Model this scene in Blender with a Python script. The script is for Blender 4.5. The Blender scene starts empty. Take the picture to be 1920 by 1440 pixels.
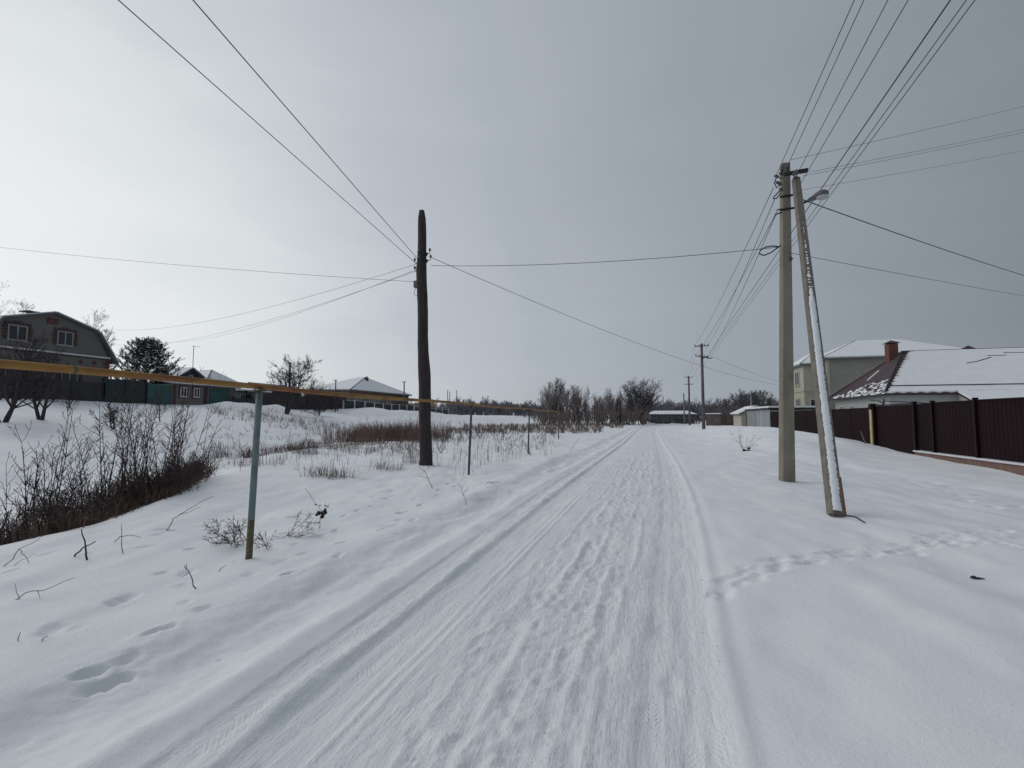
import bpy, math, random
import numpy as np
from mathutils import Vector

rng = random.Random(7)
scene = bpy.context.scene
COL = scene.collection

# ------------------------------------------------------------------ camera, sky, sun, exposure
F, YAW, PIT, EYE = 907.0, math.radians(15.1), math.atan(62 / 907.0), 1.55
cam = bpy.data.objects.new('camera', bpy.data.cameras.new('camera'))
COL.objects.link(cam)
cam.location = (0, 0, EYE)
cam.rotation_euler = (math.pi / 2 + PIT, 0, YAW)
cam.data.sensor_width = 36
cam.data.lens = F / 1920 * 36
cam.data.clip_start = 0.05
cam.data.clip_end = 4000
scene.camera = cam

SUN_AZ, SUN_EL = math.radians(-80), math.radians(40)      # azimuth from +Y towards +X
SUN_DIR = Vector((math.sin(SUN_AZ) * math.cos(SUN_EL), math.cos(SUN_AZ) * math.cos(SUN_EL), math.sin(SUN_EL)))
w = bpy.data.worlds.new('World')
scene.world = w
w.use_nodes = True
nt = w.node_tree
nt.nodes.clear()


def N(t, kind, **kw):
    n = t.nodes.new(kind)
    for k, v in kw.items():
        if k.startswith('i_'):
            n.inputs[int(k[2:]) if k[2:].isdigit() else k[2:]].default_value = v
        else:
            setattr(n, k, v)
    return n


sky = N(nt, 'ShaderNodeTexSky', sky_type='NISHITA', sun_disc=False, sun_elevation=SUN_EL, sun_rotation=SUN_AZ)
tc = N(nt, 'ShaderNodeTexCoord')
dot = N(nt, 'ShaderNodeVectorMath', operation='DOT_PRODUCT')
_ga, _ge = math.radians(-88), math.radians(-8)     # the cloud is thinnest, so brightest, low on this side
dot.inputs[1].default_value = (math.sin(_ga) * math.cos(_ge), math.cos(_ga) * math.cos(_ge), math.sin(_ge))
nt.links.new(tc.outputs['Generated'], dot.inputs[0])
mp = N(nt, 'ShaderNodeMapping')
mp.inputs['Scale'].default_value = (1.6, 1.6, 5.5)
nt.links.new(tc.outputs['Generated'], mp.inputs[0])
cn = N(nt, 'ShaderNodeTexNoise')
cn.inputs['Scale'].default_value = 1.5
cn.inputs['Detail'].default_value = 6
cn.inputs['Roughness'].default_value = 0.52
cn.inputs['Distortion'].default_value = 0.35
nt.links.new(mp.outputs[0], cn.inputs['Vector'])
ma = N(nt, 'ShaderNodeMath', operation='MULTIPLY_ADD', i_1=0.20, i_2=-0.10)
nt.links.new(cn.outputs[0], ma.inputs[0])
ad = N(nt, 'ShaderNodeMath', operation='ADD')
nt.links.new(dot.outputs['Value'], ad.inputs[0])
nt.links.new(ma.outputs[0], ad.inputs[1])
mr = N(nt, 'ShaderNodeMapRange', i_1=-1.0, i_2=1.0)
nt.links.new(ad.outputs[0], mr.inputs[0])
cr = N(nt, 'ShaderNodeValToRGB')
cr.color_ramp.interpolation = 'CARDINAL'
els = cr.color_ramp.elements
_sr = lambda v: ((v / 255 + .055) / 1.055) ** 2.4
_stops = [(-1.0, (112, 120, 130)), (-.55, (131, 139, 148)), (-.30, (148, 156, 165)), (-.10, (157, 165, 174)), (.10, (169, 176, 184)), (.25, (177, 184, 191)), (.45, (194, 199, 206)),
          (.62, (215, 220, 223)), (.74, (231, 235, 237)), (1.0, (249, 250, 250))]
for k, (p, c) in enumerate(_stops):
    e = els[0] if k == 0 else els[1] if k == len(_stops) - 1 else els.new((p + 1) / 2)
    if k == len(_stops) - 1: e = [q for q in els][-1]
    e.position = (p + 1) / 2
    e.color = (*[_sr(v) for v in c], 1)
nt.links.new(mr.outputs[0], cr.inputs[0])
b1 = N(nt, 'ShaderNodeBackground', i_1=0.05)
b2 = N(nt, 'ShaderNodeBackground', i_1=1.0)
nt.links.new(sky.outputs[0], b1.inputs[0])
nt.links.new(cr.outputs[0], b2.inputs[0])
mx = N(nt, 'ShaderNodeMixShader', i_0=0.95)
nt.links.new(b1.outputs[0], mx.inputs[1])
nt.links.new(b2.outputs[0], mx.inputs[2])
nt.links.new(mx.outputs[0], N(nt, 'ShaderNodeOutputWorld').inputs[0])

sun = bpy.data.objects.new('sun', bpy.data.lights.new('sun', 'SUN'))
COL.objects.link(sun)
sun.data.energy = 0.62
sun.data.angle = math.radians(34)
sun.data.color = (1.0, .95, .88)
sun.rotation_euler = SUN_DIR.to_track_quat('Z', 'Y').to_euler()
scene.view_settings.view_transform = 'Standard'
scene.view_settings.look = 'None'
scene.view_settings.exposure = 0.0
scene.view_settings.gamma = 1.0
scene.view_settings.use_curve_mapping = False

# ------------------------------------------------------------------ geometry of the view: where a sight line meets the place
_cy, _sy, _cp, _sp = math.cos(YAW), math.sin(YAW), math.cos(PIT), math.sin(PIT)
_R, _FW, _U = (_cy, _sy, 0), (-_sy * _cp, _cy * _cp, _sp), (_sy * _sp, -_cy * _sp, _cp)


def ray(px, py):
    a, b = (px - 960) / F, (720 - py) / F
    return Vector([_FW[i] + a * _R[i] + b * _U[i] for i in range(3)])


def at(px, py, ax, val):
    d = ray(px, py)
    t = (val - (0, 0, EYE)[ax]) / d[ax]
    return Vector((0, 0, EYE)) + d * t


def at_depth(px, py, zc):
    return Vector((0, 0, EYE)) + ray(px, py) * zc


# ------------------------------------------------------------------ terrain heights
def _hash(ix, iy, seed):
    h = (ix.astype(np.int64) * 374761393 + iy.astype(np.int64) * 668265263 + seed * 1442695041) & 0xffffffff
    h = ((h ^ (h >> 13)) * 1274126177) & 0xffffffff
    return ((h ^ (h >> 16)) & 0xffff) / 65535.0


def vn(x, y, seed=0):
    ix, iy = np.floor(x), np.floor(y)
    fx, fy = x - ix, y - iy
    fx, fy = fx * fx * fx * (fx * (fx * 6 - 15) + 10), fy * fy * fy * (fy * (fy * 6 - 15) + 10)
    a, b = _hash(ix, iy, seed), _hash(ix + 1, iy, seed)
    c, d = _hash(ix, iy + 1, seed), _hash(ix + 1, iy + 1, seed)
    return (a + (b - a) * fx) * (1 - fy) + (c + (d - c) * fx) * fy - 0.5


def fbm(x, y, seed=0, o=3, g=.5):
    s, a = 0, 1.0
    for k in range(o):
        s = s + a * vn(x * 2 ** k + 17.3 * k, y * 2 ** k - 9.1 * k, seed + k)
        a *= g
    return s


def sm(t):
    t = np.clip(t, 0, 1)
    return t * t * (3 - 2 * t)


def gauss(x, s):
    return np.exp(-(x / s) ** 2)


YK = np.arange(-40, 900, 1.0)


def smooth_curve(ys, xs, k=5):
    v = np.interp(YK, ys, xs)
    return np.convolve(np.pad(v, k, 'edge'), np.ones(2 * k + 1) / (2 * k + 1), 'valid')


_RR = smooth_curve([-40, 1, 2.4, 3.8, 5.5, 10.2, 17, 45, 70, 90, 110, 140, 200], [.1, .3, .36, .47, .6, .88, 1.04, 1.3, 1.9, 3.5, 6, 14, 30], 2)
_LL = smooth_curve([-40, 1.7, 9, 13, 29, 45, 70, 90, 110, 140, 200], [-2.3, -2.2, -2.15, -2.05, -1.5, -1.2, -.7, 1.0, 3.4, 11, 27], 2)


def Rr(y): return np.interp(y, YK, _RR)


def Ll(y): return np.interp(y, YK, _LL)


MOUNDS = [  # x, y, rx, ry, height: heaped snow
    (8.3, 36, 2.6, 7, .62), (8.0, 47, 3.0, 7, .55), (6.6, 24.5, 1.7, 4, .28), (9.8, 29, 1.3, 3.5, .16), (6.2, 27, 1.6, 3, .16), (8.2, 58, 3, 6, .3),
    (-44.2, 46.2, 1.6, 2.6, .75), (-44.4, 50.5, 1.6, 2.0, .8), (-44, 43, 1.6, 1.5, .5), (-44.4, 66.5, 2, 4.5, .55), (-44.5, 74, 1.8, 5, 1.0),
    (-44.5, 83, 1.8, 6, .75), (-44.5, 92, 1.8, 6, .8), (-44.5, 100, 1.8, 7, .6), (3.6, 103, 4, 3, .45), (-3.4, 17.5, .7, 1.6, .10),
    (-4.5, 32, 2.4, 3, .12), (-3.0, 9.2, .5, 1.2, .06), (5, 8.0, 1.6, .9, .05), (2.3, 5.0, .8, .5, .04), (3.4, 3.2, 1.3, .35, .05), (2.5, 2.5, .9, .25, .045), (4.3, 4.2, 1.2, .4, .05)]


def H(X, Y):
    X, Y = np.asarray(X, float), np.asarray(Y, float)
    wob = .16 * vn(Y / 1.7, Y * 0 + 3, 5) + .22 * vn(Y / 4.1, Y * 0 + 8, 6)
    dl, dr = X - Ll(Y), X - Rr(Y)
    lip = np.interp(Y, [-40, 0, 4, 5.7, 7.1, 9, 12.4, 20, 31, 50, 90, 200], [-6.6, -6.8, -7.1, -7.5, -8.3, -9.4, -10.6, -12.6, -15, -19, -24, -30]) + .5 * vn(Y / 2.3, Y * 0, 9)
    D = np.interp(Y, [-20, 0, 6.5, 9, 12, 18, 30, 40, 80, 200], [-1.15, -1.25, -1.2, -.85, -.5, -.38, -.4, -.42, -.2, .2])
    dw = np.interp(Y, [0, 7, 12, 20], [3.4, 3.6, 6.0, 7.5])
    zL = np.interp(Y, [-40, 10, 30, 72, 121, 200, 400], [3.1, 3.0, 2.85, 2.35, 2.0, 1.8, 2.0])
    q = lip - X
    up = np.clip((q - 7.5) / np.maximum(39.5 + lip + 0 * q, 6), 0, 1.25)
    zleft = -.10 + (D + .10) * sm(q / dw) + (zL - D) * np.where(up < 1, up * (1.18 - .18 * up), 1 + (up - 1) * .2)
    # right of the road
    zr = np.interp(Y, [-40, 8, 13, 18, 24, 30, 40, 60, 90, 200], [-.3, -.25, -.27, -.27, -.04, .12, .2, .28, .2, .1])
    zright = .03 + (zr - .03) * sm((dr - 1.5) / 8)
    # shoulder on the left: drop from the field to the packed road
    shoulder = .105 * sm((-(dl + wob) - .70) / .50) + .028 * np.clip(.8 + .9 * vn(Y / .5, Y * 0, 17), .25, 1.3) * gauss(dl + .17 + .05 * vn(Y / .8, Y * 0, 12) + .02 * vn(Y / .17, Y * 0, 13), .10) - .03 * gauss(dl + .55 + wob * .5, .2)
    shoulder = shoulder + .035 * gauss(dl + .62 + .25 * vn(Y / 1.3, Y * 0, 15), .12) * np.clip(.5 + 1.6 * vn(Y / 2.1, Y * 0, 16), 0, 1)
    z = np.where(dl < 0, zleft * sm(-dl / 2) + shoulder, 0) + np.where(dr > 0, zright * sm(dr / .25), 0)
    z = z + .03 * gauss(dl + .7, .55) * fbm(X / .22, Y / .45, 23, 3) + .010 * gauss(dl + .7, .6) * fbm(X / .05, Y / .06, 27, 2)
    z = z + .030 * gauss(dr - .03 - .02 * vn(Y / .6, Y * 0, 14), .06) * np.exp(-np.abs(dr) * .2)
    off = np.where(dl < 0, -dl, np.where(dr > 0, dr, 0))
    amp = sm(off / 2.5)
    lee = fbm((X * .9 + Y * .35) / 1.0, (Y * .9 - X * .35) / 3.2, 21, 3)
    z = z + amp * .085 * lee + .10 * amp * fbm(X / 6, Y / 9, 31, 2) + .03 * sm(off / .4) * fbm(X / .45, Y / .8, 37, 2)
    far = sm((off - 12) / 25)
    z = z + far * .35 * fbm(X / 13, Y / 17, 41, 3)
    gul = sm(q / 3) * (1 - sm((q - 12) / 18))
    z = z + gul * .22 * fbm(X / 1.6, Y / 1.9, 51, 3)
    for mx_, my_, rx, ry, hh in MOUNDS:
        z = z + hh * np.exp(-((X - mx_) / rx) ** 2 - ((Y - my_) / ry) ** 2) * sm(off / .5)
    dist = np.hypot(X, Y)
    z = z + np.clip(dist - 170, 0, 1e9) * .004
    # the packed road surface
    inside = (dl >= 0) & (dr <= 0)
    s = np.clip(dl / np.maximum(Rr(Y) - Ll(Y), .1), 0, 1)
    u = -2.1 + 2.5 * s
    wv = .05 * vn(Y / 2.2, u * 0, 61) + .025 * vn(Y / .7, u * 0, 62)
    r = -.018 * sm((u + 2.1) / .05) * (1 - sm((u + 1.86) / .06)) - .030 * sm((u + 1.80) / .07) * (1 - sm((u + 1.62) / .40))
    wr = .045 * vn(Y / 1.1, u * 0, 64) + .02 * vn(Y / .22, u * 0, 65)
    r = r + .032 * np.clip(.85 + .8 * vn(Y / .33, u * 0, 66), .3, 1.3) * gauss(u + 1.85 + wr, .055) + .010 * gauss(u + 1.9, .16) * fbm(u / .035, Y / .04, 67, 2)
    for c, hgt, sg, sd in ((-1.40, .022, .016, 1), (-1.32, .020, .014, 1), (-1.02, .018, .02, 2), (-.80, .026, .03, 3), (-.60, .020, .022, 4),
                           (-.42, .028, .035, 5), (-.22, .022, .025, 6), (-.05, .012, .02, 7), (.10, .008, .02, 8), (.27, .010, .02, 8)):
        ww = .07 * vn(Y / 1.6, u * 0, 70 + sd) + .035 * vn(Y / .45, u * 0, 80 + sd)
        if sd in (1, 7, 8): ww = ww * .25
        am = .55 + .9 * vn(Y / .8, u * 0 + sd, 90 + sd)
        if sd in (1, 8): am = np.clip(am + .35, 0, 1)
        r = r + .62 * hgt * np.clip(am, 0, 1.2) * gauss(u - c - ww, sg)
    rough = gauss(u + .62, .5)
    r = r + rough * (.017 * fbm(u / .09, Y / .4, 101, 3) + .014 * fbm(u / .045, Y / .07, 111, 2))
    r = r + .010 * fbm(u / .06, Y / .5, 121, 2) - .022 * sm((u + .12) / .12) * (1 - sm((u - .22) / .16))
    z = z + np.where(inside, r * sm(s / .02) * sm((1 - s) / .02), 0)
    return z


def hz(x, y): return float(H(np.array([x]), np.array([y]))[0])


_T = np.concatenate([np.arange(1.5, 30, .05), np.arange(30, 260, .4)])


def spot(px, py):
    d = ray(px, py)
    P = EYE + d[2] * _T
    below = P < H(d[0] * _T, d[1] * _T)
    i = int(np.argmax(below)) if below.any() else len(_T) - 1
    x, y = d[0] * _T[i], d[1] * _T[i]
    return Vector((x, y, hz(x, y)))


# ------------------------------------------------------------------ materials
MATS = {}


def mat(name, c, rough=.8, var=.15, scale=6, c2=None, bump=0, bscale=30, stretch=(1, 1, 1), metal=0, lo=.35, hi=.65, spec=.5, detail=5):
    if name in MATS: return MATS[name]
    m = bpy.data.materials.new(name)
    m.use_nodes = True
    t = m.node_tree
    b = t.nodes['Principled BSDF']
    b.inputs['Roughness'].default_value = rough
    b.inputs['Metallic'].default_value = metal
    b.inputs['Specular IOR Level'].default_value = spec
    co = N(t, 'ShaderNodeTexCoord')
    mp = N(t, 'ShaderNodeMapping')
    mp.inputs['Scale'].default_value = stretch
    t.links.new(co.outputs['Object'], mp.inputs[0])
    n = N(t, 'ShaderNodeTexNoise')
    n.inputs['Scale'].default_value = scale
    n.inputs['Detail'].default_value = detail
    t.links.new(mp.outputs[0], n.inputs['Vector'])
    r = N(t, 'ShaderNodeValToRGB')
    a = tuple(max(0, x * (1 - var)) for x in c)
    bb = c2 if c2 else tuple(min(1, x * (1 + var)) for x in c)
    r.color_ramp.elements[0].position, r.color_ramp.elements[0].color = lo, (*(c if c2 else a), 1)
    r.color_ramp.elements[1].position, r.color_ramp.elements[1].color = hi, (*bb, 1)
    t.links.new(n.outputs[0], r.inputs[0])
    t.links.new(r.outputs[0], b.inputs['Base Color'])
    if bump:
        n2 = N(t, 'ShaderNodeTexNoise')
        n2.inputs['Scale'].default_value = bscale
        n2.inputs['Detail'].default_value = 4
        t.links.new(mp.outputs[0], n2.inputs['Vector'])
        bp = N(t, 'ShaderNodeBump')
        bp.inputs['Strength'].default_value = bump
        bp.inputs['Distance'].default_value = .02
        t.links.new(n2.outputs[0], bp.inputs['Height'])
        t.links.new(bp.outputs[0], b.inputs['Normal'])
    MATS[name] = m
    return m


def brick_mat(name, c1, c2, mortar, wb=.25, hb=.075, axis='y', var=.1):
    m = bpy.data.materials.new(name)
    m.use_nodes = True
    t = m.node_tree
    b = t.nodes['Principled BSDF']
    b.inputs['Roughness'].default_value = .9
    co = N(t, 'ShaderNodeTexCoord')
    sp = N(t, 'ShaderNodeSeparateXYZ')
    cb = N(t, 'ShaderNodeCombineXYZ')
    add = N(t, 'ShaderNodeMath', operation='ADD')
    t.links.new(co.outputs['Object'], sp.inputs[0])
    t.links.new(sp.outputs[0], add.inputs[0])
    t.links.new(sp.outputs[1], add.inputs[1])
    t.links.new(add.outputs[0], cb.inputs[0])
    t.links.new(sp.outputs[2], cb.inputs[1])
    br = N(t, 'ShaderNodeTexBrick')
    br.inputs['Color1'].default_value = (*c1, 1)
    br.inputs['Color2'].default_value = (*c2, 1)
    br.inputs['Mortar'].default_value = (*mortar, 1)
    br.inputs['Scale'].default_value = 1
    br.inputs['Mortar Size'].default_value = .008
    br.inputs['Brick Width'].default_value = wb
    br.inputs['Row Height'].default_value = hb
    t.links.new(cb.outputs[0], br.inputs['Vector'])
    t.links.new(br.outputs[0], b.inputs['Base Color'])
    bp = N(t, 'ShaderNodeBump')
    bp.inputs['Strength'].default_value = .5
    bp.inputs['Distance'].default_value = .01
    bp.invert = True
    t.links.new(br.outputs['Fac'], bp.inputs['Height'])
    t.links.new(bp.outputs[0], b.inputs['Normal'])
    return m


def snow_mat(name, road=False):
    m = bpy.data.materials.new(name)
    m.use_nodes = True
    t = m.node_tree
    L = t.links.new
    b = t.nodes['Principled BSDF']
    b.inputs['Roughness'].default_value = .62
    b.inputs['Specular IOR Level'].default_value = .25
    co = N(t, 'ShaderNodeTexCoord')
    n1 = N(t, 'ShaderNodeTexNoise', i_Scale=1.1, i_Detail=5)
    L(co.outputs['Object'], n1.inputs['Vector'])
    r = N(t, 'ShaderNodeValToRGB')
    lo, hi = ((.77, .80, .83), (.85, .865, .885)) if road else ((.79, .815, .85), (.85, .865, .885))
    r.color_ramp.elements[0].position, r.color_ramp.elements[0].color = .35, (*lo, 1)
    r.color_ramp.elements[1].position, r.color_ramp.elements[1].color = .65, (*hi, 1)
    L(n1.outputs[0], r.inputs[0])
    # bits of dirt, sparse
    n3 = N(t, 'ShaderNodeTexNoise', i_Scale=17 if road else 9, i_Detail=3)
    L(co.outputs['Object'], n3.inputs['Vector'])
    th = N(t, 'ShaderNodeMapRange', i_1=.72 if road else .735, i_2=.76)
    L(n3.outputs[0], th.inputs[0])
    mc = N(t, 'ShaderNodeMix', data_type='RGBA')
    mc.inputs['B'].default_value = (.16, .15, .14, 1)
    L(r.outputs[0], mc.inputs['A'])
    fm = N(t, 'ShaderNodeMath', operation='MULTIPLY', i_1=.7 if road else .25)
    L(th.outputs[0], fm.inputs[0])
    L(fm.outputs[0], mc.inputs['Factor'])
    L(mc.outputs['Result'], b.inputs['Base Color'])
    n2 = N(t, 'ShaderNodeTexNoise', i_Scale=26, i_Detail=5, i_Roughness=.65)
    L(co.outputs['Object'], n2.inputs['Vector'])
    n4 = N(t, 'ShaderNodeTexNoise', i_Scale=120, i_Detail=3, i_Roughness=.7)
    L(co.outputs['Object'], n4.inputs['Vector'])
    a1 = N(t, 'ShaderNodeMath', operation='MULTIPLY_ADD', i_1=.5)
    L(n4.outputs[0], a1.inputs[0])
    L(n2.outputs[0], a1.inputs[2])
    bp = N(t, 'ShaderNodeBump', i_Strength=.55 if road else .42, i_Distance=.02)
    L(a1.outputs[0], bp.inputs['Height'])
    last = bp
    if road:
        sm_ = N(t, 'ShaderNodeMapping')
        sm_.inputs['Scale'].default_value = (1, .16, 1)
        L(co.outputs['Object'], sm_.inputs[0])
        n5 = N(t, 'ShaderNodeTexNoise', i_Scale=42, i_Detail=4, i_Roughness=.6)
        L(sm_.outputs[0], n5.inputs['Vector'])
        vo = N(t, 'ShaderNodeTexVoronoi', i_Scale=19)
        L(co.outputs['Object'], vo.inputs['Vector'])
        v2 = N(t, 'ShaderNodeMapRange', i_1=.0, i_2=.32, i_3=1, i_4=0)
        L(vo.outputs['Distance'], v2.inputs[0])
        n6 = N(t, 'ShaderNodeTexNoise', i_Scale=1.7, i_Detail=2)
        L(co.outputs['Object'], n6.inputs['Vector'])
        v3 = N(t, 'ShaderNodeMapRange', i_1=.5, i_2=.65)
        L(n6.outputs[0], v3.inputs[0])
        v4 = N(t, 'ShaderNodeMath', operation='MULTIPLY')
        L(v2.outputs[0], v4.inputs[0])
        L(v3.outputs[0], v4.inputs[1])
        a3 = N(t, 'ShaderNodeMath', operation='MULTIPLY_ADD', i_1=.6)
        L(v4.outputs[0], a3.inputs[0])
        L(n5.outputs[0], a3.inputs[2])
        b3 = N(t, 'ShaderNodeBump', i_Strength=.6, i_Distance=.018)
        L(a3.outputs[0], b3.inputs['Height'])
        L(bp.outputs[0], b3.inputs['Normal'])
        bp = b3
        uv = N(t, 'ShaderNodeUVMap')
        uv.uv_map = 'track'
        sp = N(t, 'ShaderNodeSeparateXYZ')
        L(uv.outputs[0], sp.inputs[0])
        # tread blocks pressed by tyres: chevrons along the track, in five wheel bands that fade in and out
        tot = None
        for c, hw, pitch, sk in ((-1.97, .10, .038, 1.3), (-1.66, .09, .048, 1.6), (-1.36, .07, .05, -1.2), (-.93, .09, .055, 1.0), (.02, .06, .045, -1.5), (.27, .10, .040, 1.4), (-.5, .10, .06, .8)):
            d = N(t, 'ShaderNodeMath', operation='SUBTRACT', i_1=c)
            L(sp.outputs[0], d.inputs[0])
            ab = N(t, 'ShaderNodeMath', operation='ABSOLUTE')
            L(d.outputs[0], ab.inputs[0])
            mk = N(t, 'ShaderNodeMapRange', i_1=hw, i_2=hw * .75)
            L(ab.outputs[0], mk.inputs[0])
            ph = N(t, 'ShaderNodeMath', operation='MULTIPLY_ADD', i_1=sk)
            L(ab.outputs[0], ph.inputs[0])
            L(sp.outputs[1], ph.inputs[2])
            f = N(t, 'ShaderNodeMath', operation='MULTIPLY', i_1=2 * math.pi / pitch)
            L(ph.outputs[0], f.inputs[0])
            si = N(t, 'ShaderNodeMath', operation='SINE')
            L(f.outputs[0], si.inputs[0])
            ml = N(t, 'ShaderNodeMath', operation='MULTIPLY')
            L(si.outputs[0], ml.inputs[0])
            L(mk.outputs[0], ml.inputs[1])
            if tot is None:
                tot = ml
            else:
                a = N(t, 'ShaderNodeMath', operation='ADD')
                L(tot.outputs[0], a.inputs[0])
                L(ml.outputs[0], a.inputs[1])
                tot = a
        pn = N(t, 'ShaderNodeTexNoise', i_Scale=3.4, i_Detail=4)
        L(co.outputs['Object'], pn.inputs['Vector'])
        pm = N(t, 'ShaderNodeMapRange', i_1=.46, i_2=.68)
        L(pn.outputs[0], pm.inputs[0])
        fin = N(t, 'ShaderNodeMath', operation='MULTIPLY')
        L(tot.outputs[0], fin.inputs[0])
        L(pm.outputs[0], fin.inputs[1])
        b2_ = N(t, 'ShaderNodeBump', i_Strength=.30, i_Distance=.005)
        L(fin.outputs[0], b2_.inputs['Height'])
        L(bp.outputs[0], b2_.inputs['Normal'])
        last = b2_
    L(last.outputs[0], b.inputs['Normal'])
    return m


SNOW = snow_mat('snow')
ROADSNOW = snow_mat('packed_snow', True)
ROOFSNOW = mat('roof_snow', (.80, .82, .85), .7, .03, 2, bump=.2, bscale=8)

# ------------------------------------------------------------------ object helpers
WL = {}


def V(*a): return Vector(a)


class MB:
    def __init__(s): s.v, s.f = [], []

    def add(s, vs, fs):
        o = len(s.v)
        s.v += [tuple(p) for p in vs]
        s.f += [tuple(i + o for i in f) for f in fs]

    def obox(s, c, u, n, w, d, h):
        """box centred at c: w along u, d along n, h along u x n"""
        u, n = Vector(u).normalized(), Vector(n).normalized()
        k = u.cross(n).normalized()
        vs = [Vector(c) + u * (w / 2 * a) + n * (d / 2 * b) + k * (h / 2 * e) for e in (-1, 1) for b in (-1, 1) for a in (-1, 1)]
        s.add(vs, [(0, 2, 3, 1), (4, 5, 7, 6), (0, 1, 5, 4), (2, 6, 7, 3), (0, 4, 6, 2), (1, 3, 7, 5)])
        return s

    def box(s, x0, x1, y0, y1, z0, z1):
        return s.obox(((x0 + x1) / 2, (y0 + y1) / 2, (z0 + z1) / 2), (1, 0, 0), (0, 1, 0), x1 - x0, y1 - y0, z1 - z0)

    def tube(s, pts, rad, n=6, cap=True):
        pts = [Vector(p) for p in pts]
        if not isinstance(rad, (list, tuple)): rad = [rad] * len(pts)
        o = len(s.v)
        ref = None
        for i, p in enumerate(pts):
            t = (pts[min(i + 1, len(pts) - 1)] - pts[max(i - 1, 0)])
            if t.length < 1e-9: t = Vector((0, 0, 1))
            t.normalize()
            if ref is None:
                ref = t.orthogonal().normalized()
            else:
                ref = (ref - t * ref.dot(t))
                ref = ref.normalized() if ref.length > 1e-6 else t.orthogonal().normalized()
            b = t.cross(ref)
            for k in range(n):
                a = 2 * math.pi * k / n
                q = p + (ref * math.cos(a) + b * math.sin(a)) * rad[i]
                s.v.append((q.x, q.y, q.z))
        for i in range(len(pts) - 1):
            for k in range(n):
                k2 = (k + 1) % n
                s.f.append((o + i * n + k, o + i * n + k2, o + (i + 1) * n + k2, o + (i + 1) * n + k))
        if cap:
            s.f.append(tuple(o + k for k in range(n - 1, -1, -1)))
            s.f.append(tuple(o + (len(pts) - 1) * n + k for k in range(n)))
        return s

    def slab(s, poly, t0, t1):
        """planar polygon given thickness along its normal"""
        P = [Vector(p) for p in poly]
        nrm = Vector((0, 0, 0))
        for i in range(len(P)):
            nrm += P[i].cross(P[(i + 1) % len(P)])
        nrm.normalize()
        n = len(P)
        s.add([p + nrm * t0 for p in P] + [p + nrm * t1 for p in P],
              [tuple(range(n - 1, -1, -1)), tuple(range(n, 2 * n))] + [(i, (i + 1) % n, n + (i + 1) % n, n + i) for i in range(n)])
        return s

    def ball(s, c, rx, ry, rz, nu=10, nv=6, jit=0):
        o = len(s.v)
        c = Vector(c)
        for j in range(nv + 1):
            th = math.pi * j / nv
            for i in range(nu):
                a = 2 * math.pi * i / nu
                k = 1 + (rng.uniform(-jit, jit) if jit else 0)
                s.v.append((c.x + rx * k * math.sin(th) * math.cos(a), c.y + ry * k * math.sin(th) * math.sin(a), c.z + rz * k * math.cos(th)))
        for j in range(nv):
            for i in range(nu):
                i2 = (i + 1) % nu
                s.f.append((o + j * nu + i, o + (j + 1) * nu + i, o + (j + 1) * nu + i2, o + j * nu + i2))
        return s

    def build(s, name, m, parent=None, smooth=False, label=None):
        o = Vector((0, 0, 0))
        if parent is not None: o = WL.get(parent.name, Vector((0, 0, 0)))
        me = bpy.data.meshes.new(name)
        me.from_pydata([(a - o.x, b - o.y, c - o.z) for a, b, c in s.v], [], s.f)
        me.materials.append(m)
        if smooth: me.polygons.foreach_set('use_smooth', [True] * len(me.polygons))
        ob = bpy.data.objects.new(name, me)
        COL.objects.link(ob)
        if parent is not None: ob.parent = parent
        WL[ob.name] = o
        if label: ob['label'] = label
        return ob

    def thing(s, name, m, label, cat, group=None, loc=None, smooth=False):
        """a thing that is one mesh"""
        o = Vector(loc) if loc is not None else Vector((0, 0, 0))
        me = bpy.data.meshes.new(name)
        me.from_pydata([(a - o.x, b - o.y, c - o.z) for a, b, c in s.v], [], s.f)
        me.materials.append(m)
        if smooth: me.polygons.foreach_set('use_smooth', [True] * len(me.polygons))
        ob = bpy.data.objects.new(name, me)
        COL.objects.link(ob)
        ob.location = o
        WL[ob.name] = o
        tag(ob, label, cat, group)
        return ob


def tag(o, label, cat, group=None, kind=None):
    o['label'] = label
    o['category'] = cat
    if group: o['group'] = group
    if kind: o['kind'] = kind


def empty(name, loc, label, cat, group=None):
    o = bpy.data.objects.new(name, None)
    COL.objects.link(o)
    o.location = loc
    WL[o.name] = Vector(loc)
    tag(o, label, cat, group)
    return o


def copy_tree(o, parent=None):
    c = o.copy()
    COL.objects.link(c)
    c.parent = parent
    for ch in o.children: copy_tree(ch, c)
    return c


def stuffify(o, label, cat):
    tag(o, label, cat, None, 'stuff')
    return o


# ------------------------------------------------------------------ ground and road
def lines(first, grow, flat, end):
    v, st = [0.0], first
    while v[-1] < end:
        if v[-1] > flat: st *= grow
        v.append(v[-1] + st)
    return np.array(v)


yl = [1.15]
while yl[-1] < 800: yl.append(yl[-1] + max(.022, .0105 * yl[-1]))
yb = [1.15]
while yb[-1] > -35: yb.append(yb[-1] - max(.25, .12 * abs(yb[-1] - 1.15)))
YL = np.array(yb[:0:-1] + yl)
left_off = lines(.032, 1.055, 5.6, 520)
right_off = lines(.036, 1.06, 5.0, 480)
s_road = np.linspace(0, 1, 140)

STAMPS = []   # x, y, half length, half width, angle, depth


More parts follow.
